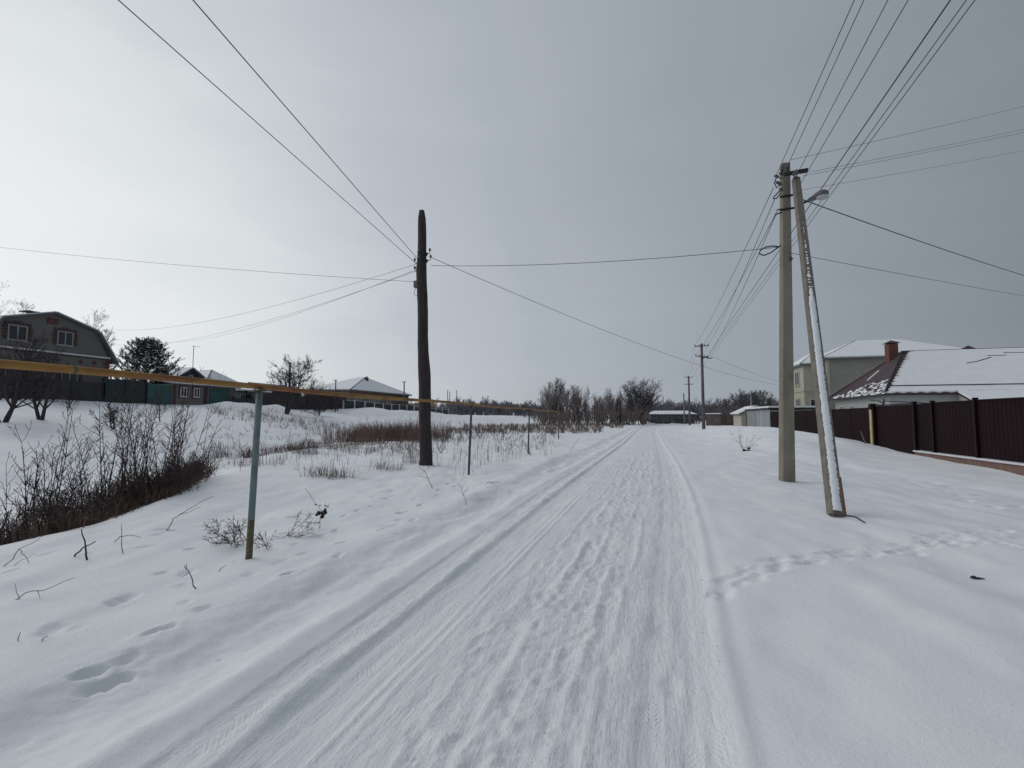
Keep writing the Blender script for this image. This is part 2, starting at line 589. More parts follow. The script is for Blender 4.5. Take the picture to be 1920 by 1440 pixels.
def steps(path, stride, depth, side=.1, hl=.15, hw=.06, jit=.05, r=rng):
    pts = [Vector((a, b, 0)) for a, b in path]
    for a, b in zip(pts, pts[1:]):
        L = (b - a).length
        n = max(1, int(L / stride))
        d = (b - a) / L
        for i in range(n):
            p = a + d * (L * (i + .5) / n)
            sd = side if i % 2 else -side
            STAMPS.append((p.x - d.y * sd + r.uniform(-jit, jit), p.y + d.x * sd + r.uniform(-jit, jit), hl * r.uniform(.85, 1.25), hw * r.uniform(.85, 1.3),
                           math.atan2(d.y, d.x) + r.uniform(-.25, .25), depth * r.uniform(.6, 1.2)))


def wp(*pp): return [(spot(*p).x, spot(*p).y) for p in pp]


steps(wp((170, 1270), (290, 1190), (440, 1105), (590, 1055), (720, 985), (800, 930), (900, 880)), .60, .040, .10, .10, .045, .07)
steps(wp((0, 1230), (120, 1150), (300, 1095), (420, 1085)), .7, .03, .1, .13, .06)
steps(wp((480, 1075), (600, 1010), (700, 940), (760, 915)), .7, .03, .1, .12, .05)
for _ in range(3):
    steps(wp((1338, 1118), (1430, 1066), (1560, 1040), (1720, 1026), (1919, 992)), .21, .017, .08, .13, .05, .10)
steps(wp((1345, 1108), (1420, 1062), (1500, 1046)), .2, .022, .06, .16, .06, .05)
steps(wp((1500, 1050), (1800, 1015), (1919, 1000)), .36, .025, .1, .15, .05, .12)
steps(wp((1720, 900), (1919, 960)), .4, .05, .3, .25, .10, .15)
steps(wp((1780, 1000), (1919, 1030)), .3, .04, .2, .2, .08, .1)
for (px, py, hl, hw, dp) in ((165, 1268, .12, .04, .05), (198, 1300, .14, .04, .06), (300, 1180, .13, .045, .05), (930, 905, .3, .1, .05)):
    s_ = spot(px, py)
    STAMPS.append((s_.x, s_.y, hl, hw, math.atan2(1, .25), dp))
rs = random.Random(3)
for k in range(75):       # faint old prints and dimples in the field snow
    x_, y_ = rs.uniform(-7.0, -3.2), rs.uniform(2.2, 13)
    STAMPS.append((x_, y_, rs.uniform(.07, .15), rs.uniform(.04, .07), rs.uniform(.7, 2.2), rs.uniform(.008, .03)))
for k in range(25):
    x_, y_ = rs.uniform(2.0, 9.0), rs.uniform(5.5, 16)
    STAMPS.append((x_, y_, rs.uniform(.06, .12), rs.uniform(.04, .06), rs.uniform(-.6, .8), rs.uniform(.006, .018)))
for k in range(110):      # boot prints on the road
    u_, y_ = rs.gauss(-.62, .33), 1.6 + 12 * rs.random() ** 1.7
    s_ = (u_ + 2.1) / 2.5
    if not .05 < s_ < .95: continue
    STAMPS.append((float(Ll(y_)) + s_ * float(Rr(y_) - Ll(y_)), y_, .14, .05, math.pi / 2 + rs.uniform(-.35, .45), rs.uniform(.005, .015)))


def stamp(X, Y, Z):
    for (x, y, hl, hw, an, dp) in STAMPS:
        R_ = hl * 2.2
        i = np.nonzero((np.abs(X - x) < R_) & (np.abs(Y - y) < R_))[0]
        if not len(i): continue
        dx, dy = X[i] - x, Y[i] - y
        a = (dx * math.cos(an) + dy * math.sin(an)) / hl
        b = (-dx * math.sin(an) + dy * math.cos(an)) / hw
        q = np.sqrt(a * a + b * b)
        q = q * (1 + .5 * vn(X[i] / .06, Y[i] / .06, 7))
        Z[i] += -dp * (1 - sm((q - .4) / .8)) + dp * .16 * np.exp(-((q - 1.3) / .25) ** 2)


def heights(X, Y):
    sh = X.shape
    x, y = X.ravel(), Y.ravel()
    z = H(x, y)
    near = np.nonzero((y < 34) & (np.abs(x) < 15))[0]
    zz = z[near].copy()
    stamp(x[near], y[near], zz)
    z[near] = zz
    return z.reshape(sh)


XL = Ll(YL)[:, None] - left_off[::-1][None, :]
XM = Ll(YL)[:, None] + (Rr(YL) - Ll(YL))[:, None] * s_road[None, :]
XR = Rr(YL)[:, None] + right_off[None, :]
XA = np.concatenate([XL[:, :-1], XM, XR[:, 1:]], axis=1)
YA = np.repeat(YL[:, None], XA.shape[1], 1)
ZA = heights(XA, YA)
nl, nr = XL.shape[1] - 1, XM.shape[1]
# vertex normals of the whole sheet, so that road and field meet without a seam
P = np.stack([XA, YA, ZA], -1)
du = np.gradient(P, axis=1)
dv = np.gradient(P, axis=0)
NR = np.cross(du, dv)
NR /= np.linalg.norm(NR, axis=-1, keepdims=True)


def sheet(name, cols, m, uv=None):
    P_, N_ = P[:, cols], NR[:, cols]
    ny, nx = P_.shape[:2]
    idx = np.arange(ny * nx).reshape(ny, nx)
    q = np.stack([idx[:-1, :-1], idx[:-1, 1:], idx[1:, 1:], idx[1:, :-1]], -1).reshape(-1, 4)
    me = bpy.data.meshes.new(name)
    me.vertices.add(ny * nx)
    me.vertices.foreach_set('co', P_.reshape(-1).astype(np.float32))
    me.loops.add(q.size)
    me.loops.foreach_set('vertex_index', q.reshape(-1).astype(np.int32))
    me.polygons.add(len(q))
    me.polygons.foreach_set('loop_start', (np.arange(len(q)) * 4).astype(np.int32))
    me.polygons.foreach_set('use_smooth', np.ones(len(q), bool))
    me.update(calc_edges=True)
    if uv is not None:
        l = me.uv_layers.new(name='track')
        l.data.foreach_set('uv', uv.reshape(-1, 2)[q.reshape(-1)].reshape(-1).astype(np.float32))
    me.normals_split_custom_set_from_vertices(N_.reshape(-1, 3))
    me.materials.append(m)
    return me


i0, i1 = nl, nl + nr - 1
road = bpy.data.objects.new('snow_road', sheet('snow_road', slice(i0, i1 + 1), ROADSNOW,
                            np.stack([np.repeat((-2.1 + 2.5 * s_road)[None, :], len(YL), 0), YA[:, i0:i1 + 1]], -1)))
field_l = bpy.data.objects.new('snow_field', sheet('snow_field', slice(0, i0 + 1), SNOW))
field_r = bpy.data.objects.new('snow_verge', sheet('snow_verge', slice(i1, XA.shape[1]), SNOW))
for o, lb in ((road, 'packed snow road with tyre tracks and boot prints running to the horizon'), (field_l, 'snow covered field and hollow left of the road'),
              (field_r, 'smooth snow verge right of the road')):
    COL.objects.link(o)
    o['kind'] = 'structure'
    o['label'] = lb

# ------------------------------------------------------------------ shared materials
RUST_OCHRE = mat('ochre_pipe_paint', (.30, .165, .035), .75, .3, 5, (.20, .075, .028), .3, 60, (1, .35, 1), lo=.42, hi=.62)
TEAL = mat('teal_post_paint', (.16, .215, .225), .65, .2, 9, (.11, .15, .155), .2, 60)
OLIVE = mat('bare_post_metal', (.125, .125, .075), .8, .3, 14, (.10, .07, .04))
DARKPOST = mat('dark_grey_post', (.075, .075, .085), .8, .25, 8)
WOODP = mat('weathered_pole_wood', (.024, .018, .021), .9, .4, 5, (.062, .048, .050), .9, 40, (6, 6, .5))
CONC = mat('pole_concrete', (.255, .23, .185), .9, .15, 5, (.165, .15, .12), .5, 50, (1, 1, .45), lo=.3, hi=.72)
IRON = mat('dark_iron', (.02, .02, .022), .6, .3, 10, metal=.3)
WIRE = mat('wire', (.045, .05, .058), .6, .1, 3)
CABLE = mat('black_cable', (.022, .024, .028), .6, .1, 3)
PORC = mat('insulator', (.09, .085, .09), .3, .1, 9)
BROWNM = mat('brown_profiled_sheet', (.0125, .0052, .0068), .6, .14, 1.2, (.016, .0068, .0085), .05, 3, spec=.08)
BROWNP = mat('brown_fence_post', (.009, .0055, .007), .5, .12, 3, spec=.12)
PLINTH = mat('plinth_block', (.19, .115, .095), .9, .25, 4, (.14, .085, .075), .4, 40)
CAP = mat('plinth_cap', (.62, .63, .66), .8, .05, 5)
BARK = mat('bark', (.050, .040, .042), .9, .25, 12)
TWIG = mat('twig', (.072, .052, .053), .9, .25, 12)
REDTWIG = mat('reddish_twig', (.095, .052, .045), .9, .3, 6)
DRY = mat('dry_grass', (.19, .14, .11), .9, .35, 3, (.12, .085, .07))
FARTREE = mat('hazed_tree_bark', (.165, .138, .138), .9, .2, .6)  # bark lightened: distance haze is put into the colour
GLASS = mat('window_glass', (.035, .04, .048), .15, .1, 2)
WHITEFR = mat('white_window_frame', (.62, .63, .65), .5, .04, 5)
TILE = mat('brown_roof_tile', (.062, .034, .038), .55, .2, 3, (.045, .025, .03), .3, 5)
GREYROOF = mat('grey_roof_edge', (.12, .13, .14), .6, .15, 3)

# ------------------------------------------------------------------ gas pipe on posts
PIPE_XY = [(-9, -3.42), (-2, -3.80), (4.53, -4.18), (12.77, -4.62), (20.64, -4.78), (23.6, -4.93)]


def pipe_x(y): return float(np.interp(y, [-9, -2, 4.53, 12.77, 20.64, 31.89, 42.9, 52.7, 80, 100], [-3.42, -3.80, -4.18, -4.62, -4.78, -5.37, -5.70, -5.85, -6.3, -6.4]))


gp = empty('gas_pipe', (-4.25, 4.53, hz(-4.25, 4.53)), 'long ochre gas pipe with peeling paint carried on thin posts left of the road', 'pipeline')
pp = []
for k in range(46):
    y = -9 + 40.4 * k / 45
    pp.append((pipe_x(y), y, 1.893 + .015 * math.sin(y * .7) - (max(0, 4.5 - y) * .004)))
MB().tube(pp, .030, 12).build('low_pipe', RUST_OCHRE, gp, True)
up = [(pipe_x(31.4), 31.4, 1.9), (pipe_x(31.6), 31.6, 1.93), (pipe_x(31.7), 31.7, 2.05), (pipe_x(31.7), 31.7, 2.48), (pipe_x(31.85), 31.85, 2.60)]
up += [(pipe_x(y), y, 2.60 - .03 * math.sin(y)) for y in np.arange(33, 78, 2.5)]
MB().tube(up, .036, 8).build('raised_pipe', mat('grey_pipe_paint', (.14, .10, .075), .75, .3, 5, (.10, .085, .08)), gp, True)
posts = [(4.53, -4.25, -4.18, 1.88), (12.77, -4.70, -4.62, 1.90), (20.64, -4.85, -4.78, 1.9), (31.89, -5.42, -5.37, 2.57), (42.9, -5.72, -5.70, 2.57), (52.7, -5.88, -5.85, 2.57),
         (60.5, -6.05, -6.02, 2.57), (69, -6.2, -6.18, 2.57), (76.8, -6.3, -6.28, 2.57), (-3.6, -3.75, -3.72, 1.88)]
for i, (y, xb, xt, zt) in enumerate(posts):
    zb = hz(xb, y) - .25
    f = .45
    b, t = V(xb, y, zb), V(xt, y, zt - .035)
    m_ = b.lerp(t, .32 if i == 0 else .12)
    po = MB().tube([m_, t], .035 if i == 0 else .032, 10).build('post', TEAL if i in (0, 9) else DARKPOST, gp, True)
    MB().tube([b, m_], .0352 if i == 0 else .0322, 10).build('post_foot', OLIVE if i in (0, 9) else DARKPOST, po, True)
    MB().obox((xt, y, zt - .03), (1, 0, 0), (0, 1, 0), .10, .12, .012).build('saddle_plate', OLIVE, po)
    if i in (0, 1, 2):
        MB().tube([(xt - .03, y - .02, zt - .12), (xt - .045, y - .02, zt), (xt, y - .02, zt + .045), (xt + .045, y - .02, zt), (xt + .03, y - .02, zt - .12)], .008, 5).build('clamp', OLIVE, po)
pz = lambda y: 1.893 + .015 * math.sin(y * .7) - max(0, 4.5 - y) * .004
for y in (-1.2, 1.4, 2.6, 7.5, 9.8, 16):
    MB().tube([(pipe_x(y - .012), y - .012, pz(y)), (pipe_x(y + .012), y + .012, pz(y))], .0325, 12).build('weld_seam', OLIVE, gp, True)

# ------------------------------------------------------------------ old wooden pole
wb_ = V(-6.76, 14.36, hz(-6.76, 14.36))
wt_ = V(-6.97, 14.36, 8.41)
wpole = empty('wooden_pole', wb_, 'weathered dark wooden pole standing alone left of the road', 'utility pole')
pts, rad = [], []
for k in range(34):
    f = k / 33
    p = wb_.lerp(wt_, f) - V(0, 0, .3 * (1 - f))
    p.x += .035 * math.sin(f * 5 + 1) + .012 * math.sin(f * 23)
    pts.append(p)
    rad.append((.215 - .075 * f) * (1 + .05 * math.sin(f * 17 + 2) + rng.uniform(-.03, .03)))
rad[-1] *= .62
rad[-2] *= .93
MB().tube(pts, rad, 14).build('pole_shaft', WOODP, wpole, True)


def on_wood(z): return wb_.lerp(wt_, (z - wb_.z) / (wt_.z - wb_.z))


for z in (6.72, 6.95):
    c = on_wood(z)
    MB().tube([c - V(.02, 0, .02), c + V(.02, 0, .02) + V(0, 0, .05)], .178, 14).build('iron_band', IRON, wpole, True)
for dx, z in ((-.2, 6.62), (.22, 6.9), (.24, 6.68), (-.2, 6.35)):
    c = on_wood(z)
    h = MB().tube([c + V(dx * .5, -.05, 0), c + V(dx * 1.25, -.07, 0), c + V(dx * 1.3, -.07, .10)], .012, 6).build('hook', IRON, wpole, True)
    MB().tube([c + V(dx * 1.3, -.07, .08), c + V(dx * 1.3, -.07, .11), c + V(dx * 1.3, -.07, .15), c + V(dx * 1.3, -.07, .18)], [.03, .045, .03, .02], 8).build('insulator', PORC, h, True)
c = on_wood(5.93)
jb = MB().box(c.x - .30, c.x - .17, c.y - .09, c.y + .05, c.z - .12, c.z + .1).build('junction_box', mat('grey_box', (.12, .12, .125), .6, .1, 4), wpole)
MB().tube([c + V(-.25, -.03, -.12), c + V(-.31, -.03, -.32), c + V(-.22, -.03, -.4), c + V(-.15, -.03, -.36)], .009, 5).build('loose_wire', WIRE, jb, True)
MB().tube([c + V(-.22, -.03, .1), c + V(-.23, -.04, .5), c + V(-.19, -.04, .9)], .008, 5).build('lead_wire', WIRE, jb, True)

# ------------------------------------------------------------------ concrete pole with leaning strut
cb_ = V(3.34, 13.2, hz(3.34, 13.2))
ct_ = V(3.58, 13.2, 7.92)
cpole = empty('concrete_pole', cb_, 'tall concrete power pole with a snow covered leaning strut right of the road', 'utility pole')


def taper_beam(m_, a, b, wa, da, wb, db, ref):
    ax = (b - a).normalized()
    n = (ref - ax * ref.dot(ax)).normalized()
    u = n.cross(ax).normalized()
    vs = []
    for p, w_, d_ in ((a, wa, da), (b, wb, db)):
        ch = .018
        for sx, sy in ((-1, -1), (1, -1), (1, 1), (-1, 1)):
            x, y = sx * w_ / 2, sy * d_ / 2
            q = [(x, y - sy * ch), (x - sx * ch, y)] if sx * sy > 0 else [(x - sx * ch, y), (x, y - sy * ch)]
            if (sx, sy) == (-1, -1): q = [(x, y + ch), (x + ch, y)]
            if (sx, sy) == (1, -1): q = [(x - ch, y), (x, y + ch)]
            if (sx, sy) == (1, 1): q = [(x, y - ch), (x - ch, y)]
            if (sx, sy) == (-1, 1): q = [(x + ch, y), (x, y - ch)]
            for e, g in q: vs.append(p + u * e + n * g)
    n8 = 8
    m_.add(vs, [tuple(range(7, -1, -1)), tuple(range(8, 16))] + [(i, (i + 1) % n8, 8 + (i + 1) % n8, 8 + i) for i in range(n8)])
    return u, n


mb = MB()
taper_beam(mb, cb_ - V(0, 0, .3), ct_, .30, .26, .185, .18, V(.15, -1, 0))
mb.build('pole_shaft', CONC, cpole)
sb = V(2.86, 8.66, hz(2.86, 8.66))
st = V(3.76, 13.02, 7.42)
mb = MB()
su, sn = taper_beam(mb, sb - (st - sb).normalized() * .4, st, .195, .185, .155, .15, V(.10, -1, .0))
strut = mb.build('strut', mat('strut_concrete', (.20, .18, .155), .9, .2, 6, (.14, .12, .105), .3, 50), cpole)
# snow caught on the strut's upper side
axd = (st - sb)
L_ = axd.length
mb = MB()
n = 260
su = -su
rows = []
for k in range(n + 1):
    f = .005 + .80 * k / n
    half = .0975 - .02 * f
    fade = 1.0 if f < .52 else max(0.0, 1 - (f - .52) / .28)
    eR = half * (.34 + .26 * rng.random() ** .6) * (1 if fade > .99 else max(.05, fade * rng.uniform(.2, 1)))
    eL = -half * (.70 + .16 * rng.random()) * (1 if fade > .99 else max(.1, fade * rng.uniform(.4, 1.0)))
    p = sb.lerp(st, f) + sn * (.0935 - .018 * f)
    th = (.008 + .012 * rng.random()) * (1 if fade > .9 else .5 * fade + .2)
    rows.append([p + su * eL, p + su * (eL * .8) + sn * th, p + su * ((eL + eR) * .4) + sn * (th + .008), p + su * (eR * .8) + sn * th, p + su * eR])
for k in range(n):
    if k > n * .68 and rng.random() < .3 + .5 * (k / n - .68) / .32: continue
    a, b = rows[k], rows[k + 1]
    mb.add(a + b, [(i, i + 1, 6 + i, 5 + i) for i in range(4)])
mb.build('snow_layer', ROOFSNOW, strut, True)['kind'] = 'stuff'
mb = MB()
p0, p1 = sb + su * .095 + sn * .06, sb.lerp(st, .075) + su * .098 + sn * .035
mb.obox((p0 + p1) / 2, p1 - p0, sn, (p1 - p0).length, .07, .03)
mb.build('rusty_patch', mat('rust', (.28, .10, .025), .9, .35, 30, (.17, .06, .02), .5, 60), strut)
c = V(3.70, 12.88, 7.50)
MB().obox(c + V(.02, 0, .03), (1, 0, .08), (0, 1, 0), .52, .1, .07).build('cross_plate', IRON, cpole)
for z, yo in ((7.05, 0), (6.72, 0)):
    MB().obox(ct_.lerp(cb_, (7.92 - z) / 7.9) + V(.03, -.11, 0), (1, 0, .06), (0, 1, 0), .36, .02, .05).build('clamp_band', IRON, cpole)


def insul(base, top, nm='insulator'):
    d = Vector(top) - Vector(base)
    h = MB().tube([base, base + d * .55], .012, 6).build('insulator_pin', IRON, cpole, True)
    MB().tube([base + d * .45, base + d * .55, base + d * .7, base + d * .8, base + d], [.025, .045, .035, .042, .02], 8).build(nm, PORC, h, True)


for px, py in ((1466, 318), (1477, 314)):
    p = at(px, py, 1, 13.1)
    insul(p - V(0, 0, .14), p + V(0, 0, .12))
for px, py in ((1489, 332), (1494, 330)):
    p = at(px, py, 1, 12.85)
    insul(p - V(0, 0, .06), p + V(0, 0, .16))
for (px, py) in ((1453, 333), (1462, 328), (1456, 345), (1462, 358)):
    p = at(px, py, 1, 13.15)
    insul(p + V(.16, 0, -.05), p + V(-.02, -.02, .05))
for pts2 in ([(1462, 358), (1452, 368), (1449, 372), (1456, 372), (1464, 362)], [(1464, 345), (1456, 352), (1452, 343), (1455, 335)], [(1466, 392), (1459, 393), (1457, 394)],
             [(1466, 398), (1455, 402), (1453, 402)], [(1462, 463), (1450, 461), (1436, 463), (1425, 470), (1424, 476), (1432, 479), (1445, 474), (1456, 466), (1464, 460)],
             [(1480, 485), (1484, 482), (1486, 485), (1482, 489), (1480, 487)]):
    MB().tube([at(px, py, 1, 13.06) for px, py in pts2], .016, 6).build('wire_loop', CABLE, cpole, True)
tw = MB().tube([spot(1555, 969) + V(0, 0, .03), spot(1580, 973) + V(0, 0, .05), spot(1605, 977) + V(0, 0, .05), spot(1622, 983) + V(0, 0, .02)], [.014, .013, .012, .008], 6)
tw.thing('cut_wire', CABLE, 'short dark cut wire lying on snow at the foot of the strut', 'wire', smooth=True)

# street lamp on the strut
lp = at(1501, 383, 1, 12.75)
le = at(1553, 360, 1, 12.35)
lamp = empty('street_lamp', lp, 'grey cobra head street lamp fixed to the top of the leaning strut', 'street lamp')
d = (le - lp)
LAMPM = mat('lamp_metal', (.10, .10, .115), .5, .15, 8)
MB().tube([lp - d * .12, lp + d * .25, lp + d * .42], [.026, .026, .03], 8).build('lamp_arm', IRON, lamp, True)
dn = d.normalized()
mb = MB()
prof = [(.25, .035), (.36, .075), (.50, .10), (.65, .135), (.8, .145), (.92, .12), (1.0, .05)]
ringn = 12
side = dn.cross(V(0, 0, 1)).normalized()
upv = side.cross(dn).normalized()
vs, fs = [], []
for f, r in prof:
    for k in range(ringn):
        a = 2 * math.pi * k / ringn
        vs.append(lp + d * f + side * math.cos(a) * r + upv * (math.sin(a) * r * (.75 if math.sin(a) > 0 else .4)))
for i in range(len(prof) - 1):
    for k in range(ringn):
        fs.append((i * ringn + k, i * ringn + (k + 1) % ringn, (i + 1) * ringn + (k + 1) % ringn, (i + 1) * ringn + k))
fs += [tuple(range(ringn)), tuple((len(prof) - 1) * ringn + k for k in range(ringn))]
mb.add(vs, fs)
mb.build('lamp_head', LAMPM, lamp, True)
MB().ball(lp + d * .78 - upv * .05, .13, .11, .075, 12, 8).build('lamp_glass', mat('lamp_glass', (.42, .43, .45), .25, .05, 4), lamp, True)

# ------------------------------------------------------------------ concrete and wooden poles further down the road


def far_pole(px, base_py, top_py, zc, arms, r, label, m, group=None, lean=0):
    b = at_depth(px, 780, zc)
    z0 = hz(b.x, b.y)
    zt = at_depth(px, top_py, zc).z
    root = empty('power_pole', (b.x, b.y, z0), label, 'utility pole', group)
    MB().tube([(b.x, b.y, z0 - .3), (b.x + lean, b.y, zt)], [r, r * .72], 10).build('pole_shaft', m, root, True)
    tips = []
    for (zz, half, skew) in arms:
        z = zt - zz
        a, c_ = V(b.x - half, b.y, z + skew), V(b.x + half, b.y, z - skew)
        ar = MB().obox((a + c_) / 2 + V(0, -r * .8, 0), c_ - a, (0, 1, 0), (c_ - a).length, .08, .08).build('crossarm', IRON, root)
        for f in (0.03, .3, .7, .97):
            p = a.lerp(c_, f) + V(0, -r * .8, .04)
            MB().tube([p, p + V(0, 0, .06), p + V(0, 0, .1), p + V(0, 0, .16)], [.015, .04, .045, .02], 6).build('insulator', PORC, ar, True)
            tips.append(p + V(0, 0, .14))
    return root, tips


GREYP = mat('grey_pole', (.115, .105, .115), .9, .2, 3)
T1, tips1 = far_pole(1319, 811, 643, 48.5, [(.25, .68, -.02), (1.35, .62, .12)], .17, 'grey concrete pole with two crossarms at the roadside beyond the strutted pole', GREYP)
b1_ = WL[T1.name]
T1arm = MB().tube([b1_ + V(.1, -.15, 7.1), b1_ + V(.35, -.2, 7.25), b1_ + V(.6, -.2, 7.3)], .05, 6).build('lamp_bracket', IRON, T1, True)
MB().ball(b1_ + V(.72, -.2, 7.1), .3, .12, .06, 8, 5).build('lamp_head', LAMPM, T1, True)
T2, tips2 = far_pole(1293, 800, 705, 88, [(.2, .75, 0), (1.5, .75, 0)], .2, 'smaller far pole with two crossarms just left of the roadside concrete pole', GREYP)
far_pole(1283, 800, 737, 95, [], .16, 'plain thin grey pole beside the far snowy shed, no crossarm', mat('pale_pole', (.19, .19, .20), .9, .1, 3))
far_pole(1244, 795, 742, 140, [], .13, 'thin far pole rising over the right edge of the big bare tree', GREYP)
far_pole(541, 780, 679, 70, [(.15, .3, 0)], .17, 'dark pole top sticking out of the garden tree crown on the left street', GREYP)
far_pole(628, 780, 712, 92, [(.15, .35, 0)], .14, 'thin pole on the left street between garden tree and hip roofed house', GREYP)
far_pole(757, 778, 715, 100, [(.15, .45, 0)], .17, 'pole in front of the hip roofed house right side, left of the wooden pole', GREYP)
for px, ty, lb in ((839, 731, 'leftmost of three thin far poles in the field right of the wooden pole'), (843, 734, 'middle one of three thin far poles in the field, close beside the leftmost'), (856, 731, 'rightmost of three thin far poles in the field, standing apart from the pair')):
    far_pole(px, 790, ty, 150, [], .14, lb, GREYP, 'thin far poles in the field')
for px, ty, zc, lb in ((1158, 747, 92, 'taller left one of two dark stout posts beside the big bare tree'), (1163, 752, 90, 'shorter right one of two dark stout posts beside the big bare tree')):
    far_pole(px, 795, ty, zc, [], .16, lb, mat('black_post', (.022, .02, .023), .9, .2, 3), 'dark posts in the thicket')

# ------------------------------------------------------------------ wires


def wire(a, b, sag, r, label, group=None, m=None, nseg=28, cat='wire'):
    a, b = Vector(a), Vector(b)
    pts = []
    for k in range(nseg + 1):
        f = k / nseg
        p = a.lerp(b, f)
        p.z -= sag * 4 * f * (1 - f)
        pts.append(p)
    return MB().tube(pts, r, 5).thing('overhead_wire', m or WIRE, label, cat, group, loc=a, smooth=True)


def wire_via(a, px, py, ax, val, factor, sag, r, label, group=None, m=None):
    a = Vector(a)
    q = at(px, py, ax, val)
    return wire(a, a + (q - a) * factor, sag, r, label, group, m)


P1 = lambda px, py: at(px, py, 1, 13.1)
G1 = 'wires running from the concrete pole overhead past the camera'
for (p, q, z, lb) in (((1455, 330), (1602, 0), 7.75, 'leftmost overhead wire from the concrete pole up to the top edge'),
                      ((1477, 310), (1620, 0), 8.0, 'overhead wire from the concrete pole top, second from the left at the top edge'),
                      ((1494, 328), (1665, 0), 7.8, 'overhead wire from the crossplate insulator of the strut, third at the top edge'),
                      ((1499, 348), (1703, 0), 7.6, 'overhead wire from beside the strut top, fourth from the left at the top edge')):
    wire_via(P1(*p), *q, 2, z, 3.2, .0, .0075, lb, G1)
for i, (q, z, lb, rr, m_) in enumerate((((1782, 0), 7.7, 'thick overhead cable passing right of the strut to the far crossarm pole', .012, CABLE),
                                       ((1812, 0), 7.7, 'overhead wire just right of the thick cable beside the lamp', .008, WIRE),
                                       ((1828, 0), 7.6, 'rightmost overhead wire at the top edge passing under the lamp', .008, WIRE))):
    a = V(b1_.x + .62 + .12 * i, b1_.y - .15, 7.9 - .12 * i)
    wire_via(a, *q, 2, z, 1.8, .0, rr, lb, 'wires passing right of the strut', m_)
for i, (p, tip, lb) in enumerate((((1450, 352), 0, 'wire from the concrete pole down to the left tip of the far upper crossarm'),
                                  ((1453, 372), 3, 'wire from the lower loop of the concrete pole to the far upper crossarm right tip'),
                                  ((1458, 394), 4, 'wire from the lower hook of the concrete pole to the far lower crossarm left tip'),
                                  ((1455, 402), 7, 'lowest wire from the concrete pole to the right tip of the far lower crossarm'))):
    wire(P1(*p), tips1[tip], .35, .009, lb, 'wires between the concrete pole and the far crossarm pole')
for i in range(4):
    wire(tips1[(0, 3, 4, 7)[i]], tips2[(0, 3, 4, 7)[i]], .4, .009, ('thin far wire joining the left tips of both upper crossarms', 'thin far wire joining the right tips of both upper crossarms', 'thin far wire joining the left tips of both lower crossarms', 'thin far wire joining the right tips of both lower crossarms')[i], 'wires between the far poles')
G2 = 'service wires from the concrete pole to the right'
for (p, q, X_, rr, lb, m_) in (((1482, 300), (1920, 197), 13, .005, 'topmost faint wire from the concrete pole to the right edge', None),
                               ((1500, 326), (1920, 240), 13, .005, 'upper of a close pair of faint wires to the right edge', None),
                               ((1505, 330), (1920, 246), 13, .005, 'lower of a close pair of faint wires to the right edge', None),
                               ((1504, 356), (1920, 280), 13, .004, 'fourth faint wire down running right above the lamp', None),
                               ((1504, 374), (1920, 512), 16, .013, 'thick dark cable sloping down right from beside the lamp', CABLE),
                               ((1480, 474), (1920, 553), 16, .007, 'thin cable sloping gently right from the pole below the lamp', None)):
    wire_via(P1(*p), *q, 0, X_, 1.5, .12 if m_ else .05, rr, lb, G2, m_)
PW = lambda px, py: at(px, py, 1, 14.3)
wire_via(PW(787, 490), 362, 0, 2, 7.0, 3.0, .0, .009, 'right one of two wires rising from the wooden pole to the top edge', 'wires of the wooden pole')
wire_via(PW(787, 500), 222, 0, 2, 6.9, 3.0, .0, .008, 'left one of two wires rising from the wooden pole to the top edge', 'wires of the wooden pole')
wire_via(PW(788, 529), 0, 453, 0, -30, 1.6, .3, .006, 'lone wire from the wooden pole running left to the picture edge', 'wires of the wooden pole')
wire(PW(787, 493), at(185, 616, 0, -49), .9, .006, 'upper wire sagging from the wooden pole to the gambrel roofed house', 'wires of the wooden pole')
wire(PW(787, 503), at(292, 640, 0, -54), .9, .006, 'wire sagging from the wooden pole to the far left roofs, upper of a pair', 'wires of the wooden pole')
wire(PW(787, 506), at(215, 646, 0, -50), .9, .006, 'wire sagging from the wooden pole behind the pine, lower of a pair', 'wires of the wooden pole')
wire(PW(808, 498), at(1462, 463, 1, 13.1), .16, .008, 'nearly level wire between the wooden pole and the concrete pole', 'wires of the wooden pole')
wire(PW(807, 482), at(1486, 724, 0, 17.4), .9, .009, 'long cable from the wooden pole down to the beige house', 'wires of the wooden pole')
wire(b1_ + V(.6, -.15, 7.45), at(1490, 722, 0, 17.4), .3, .011, 'cable sloping from the far crossarm pole to the beige house', 'service wires')

# ------------------------------------------------------------------ building helpers


def window(parent, c, u, n, w_, h_, mull=1, frame=.07, m=None, sill=True):
    """frame as the part, panes and sill as its pieces; c on the wall face, n points outwards"""
    c, u, n = Vector(c), Vector(u).normalized(), Vector(n).normalized()
    z = V(0, 0, 1)
    mb = MB()
    for s_ in (-1, 1):
        mb.obox(c + u * s_ * (w_ / 2 - frame / 2) + n * .02, u, n, frame, .07, h_)
        mb.obox(c + z * s_ * (h_ / 2 - frame / 2) + n * .021, u, n, w_ - 2 * frame, .07, frame)
    for k in range(mull):
        x = -w_ / 2 + w_ * (k + 1) / (mull + 1)
        mb.obox(c + u * x + n * .02, u, n, frame, .066, h_ - 2 * frame)
    fr = mb.build('window', m or WHITEFR, parent)
    cw = w_ / (mull + 1)
    for k in range(mull + 1):
        x = -w_ / 2 + cw * (k + .5)
        MB().obox(c + u * x + n * .008, u, n, cw - frame, .012, h_ - 2 * frame).build('pane', GLASS, fr)
    if sill: MB().obox(c - z * (h_ / 2 + .03) + n * .06, u, n, w_ + .16, .14, .04).build('sill', m or WHITEFR, fr)
    return fr


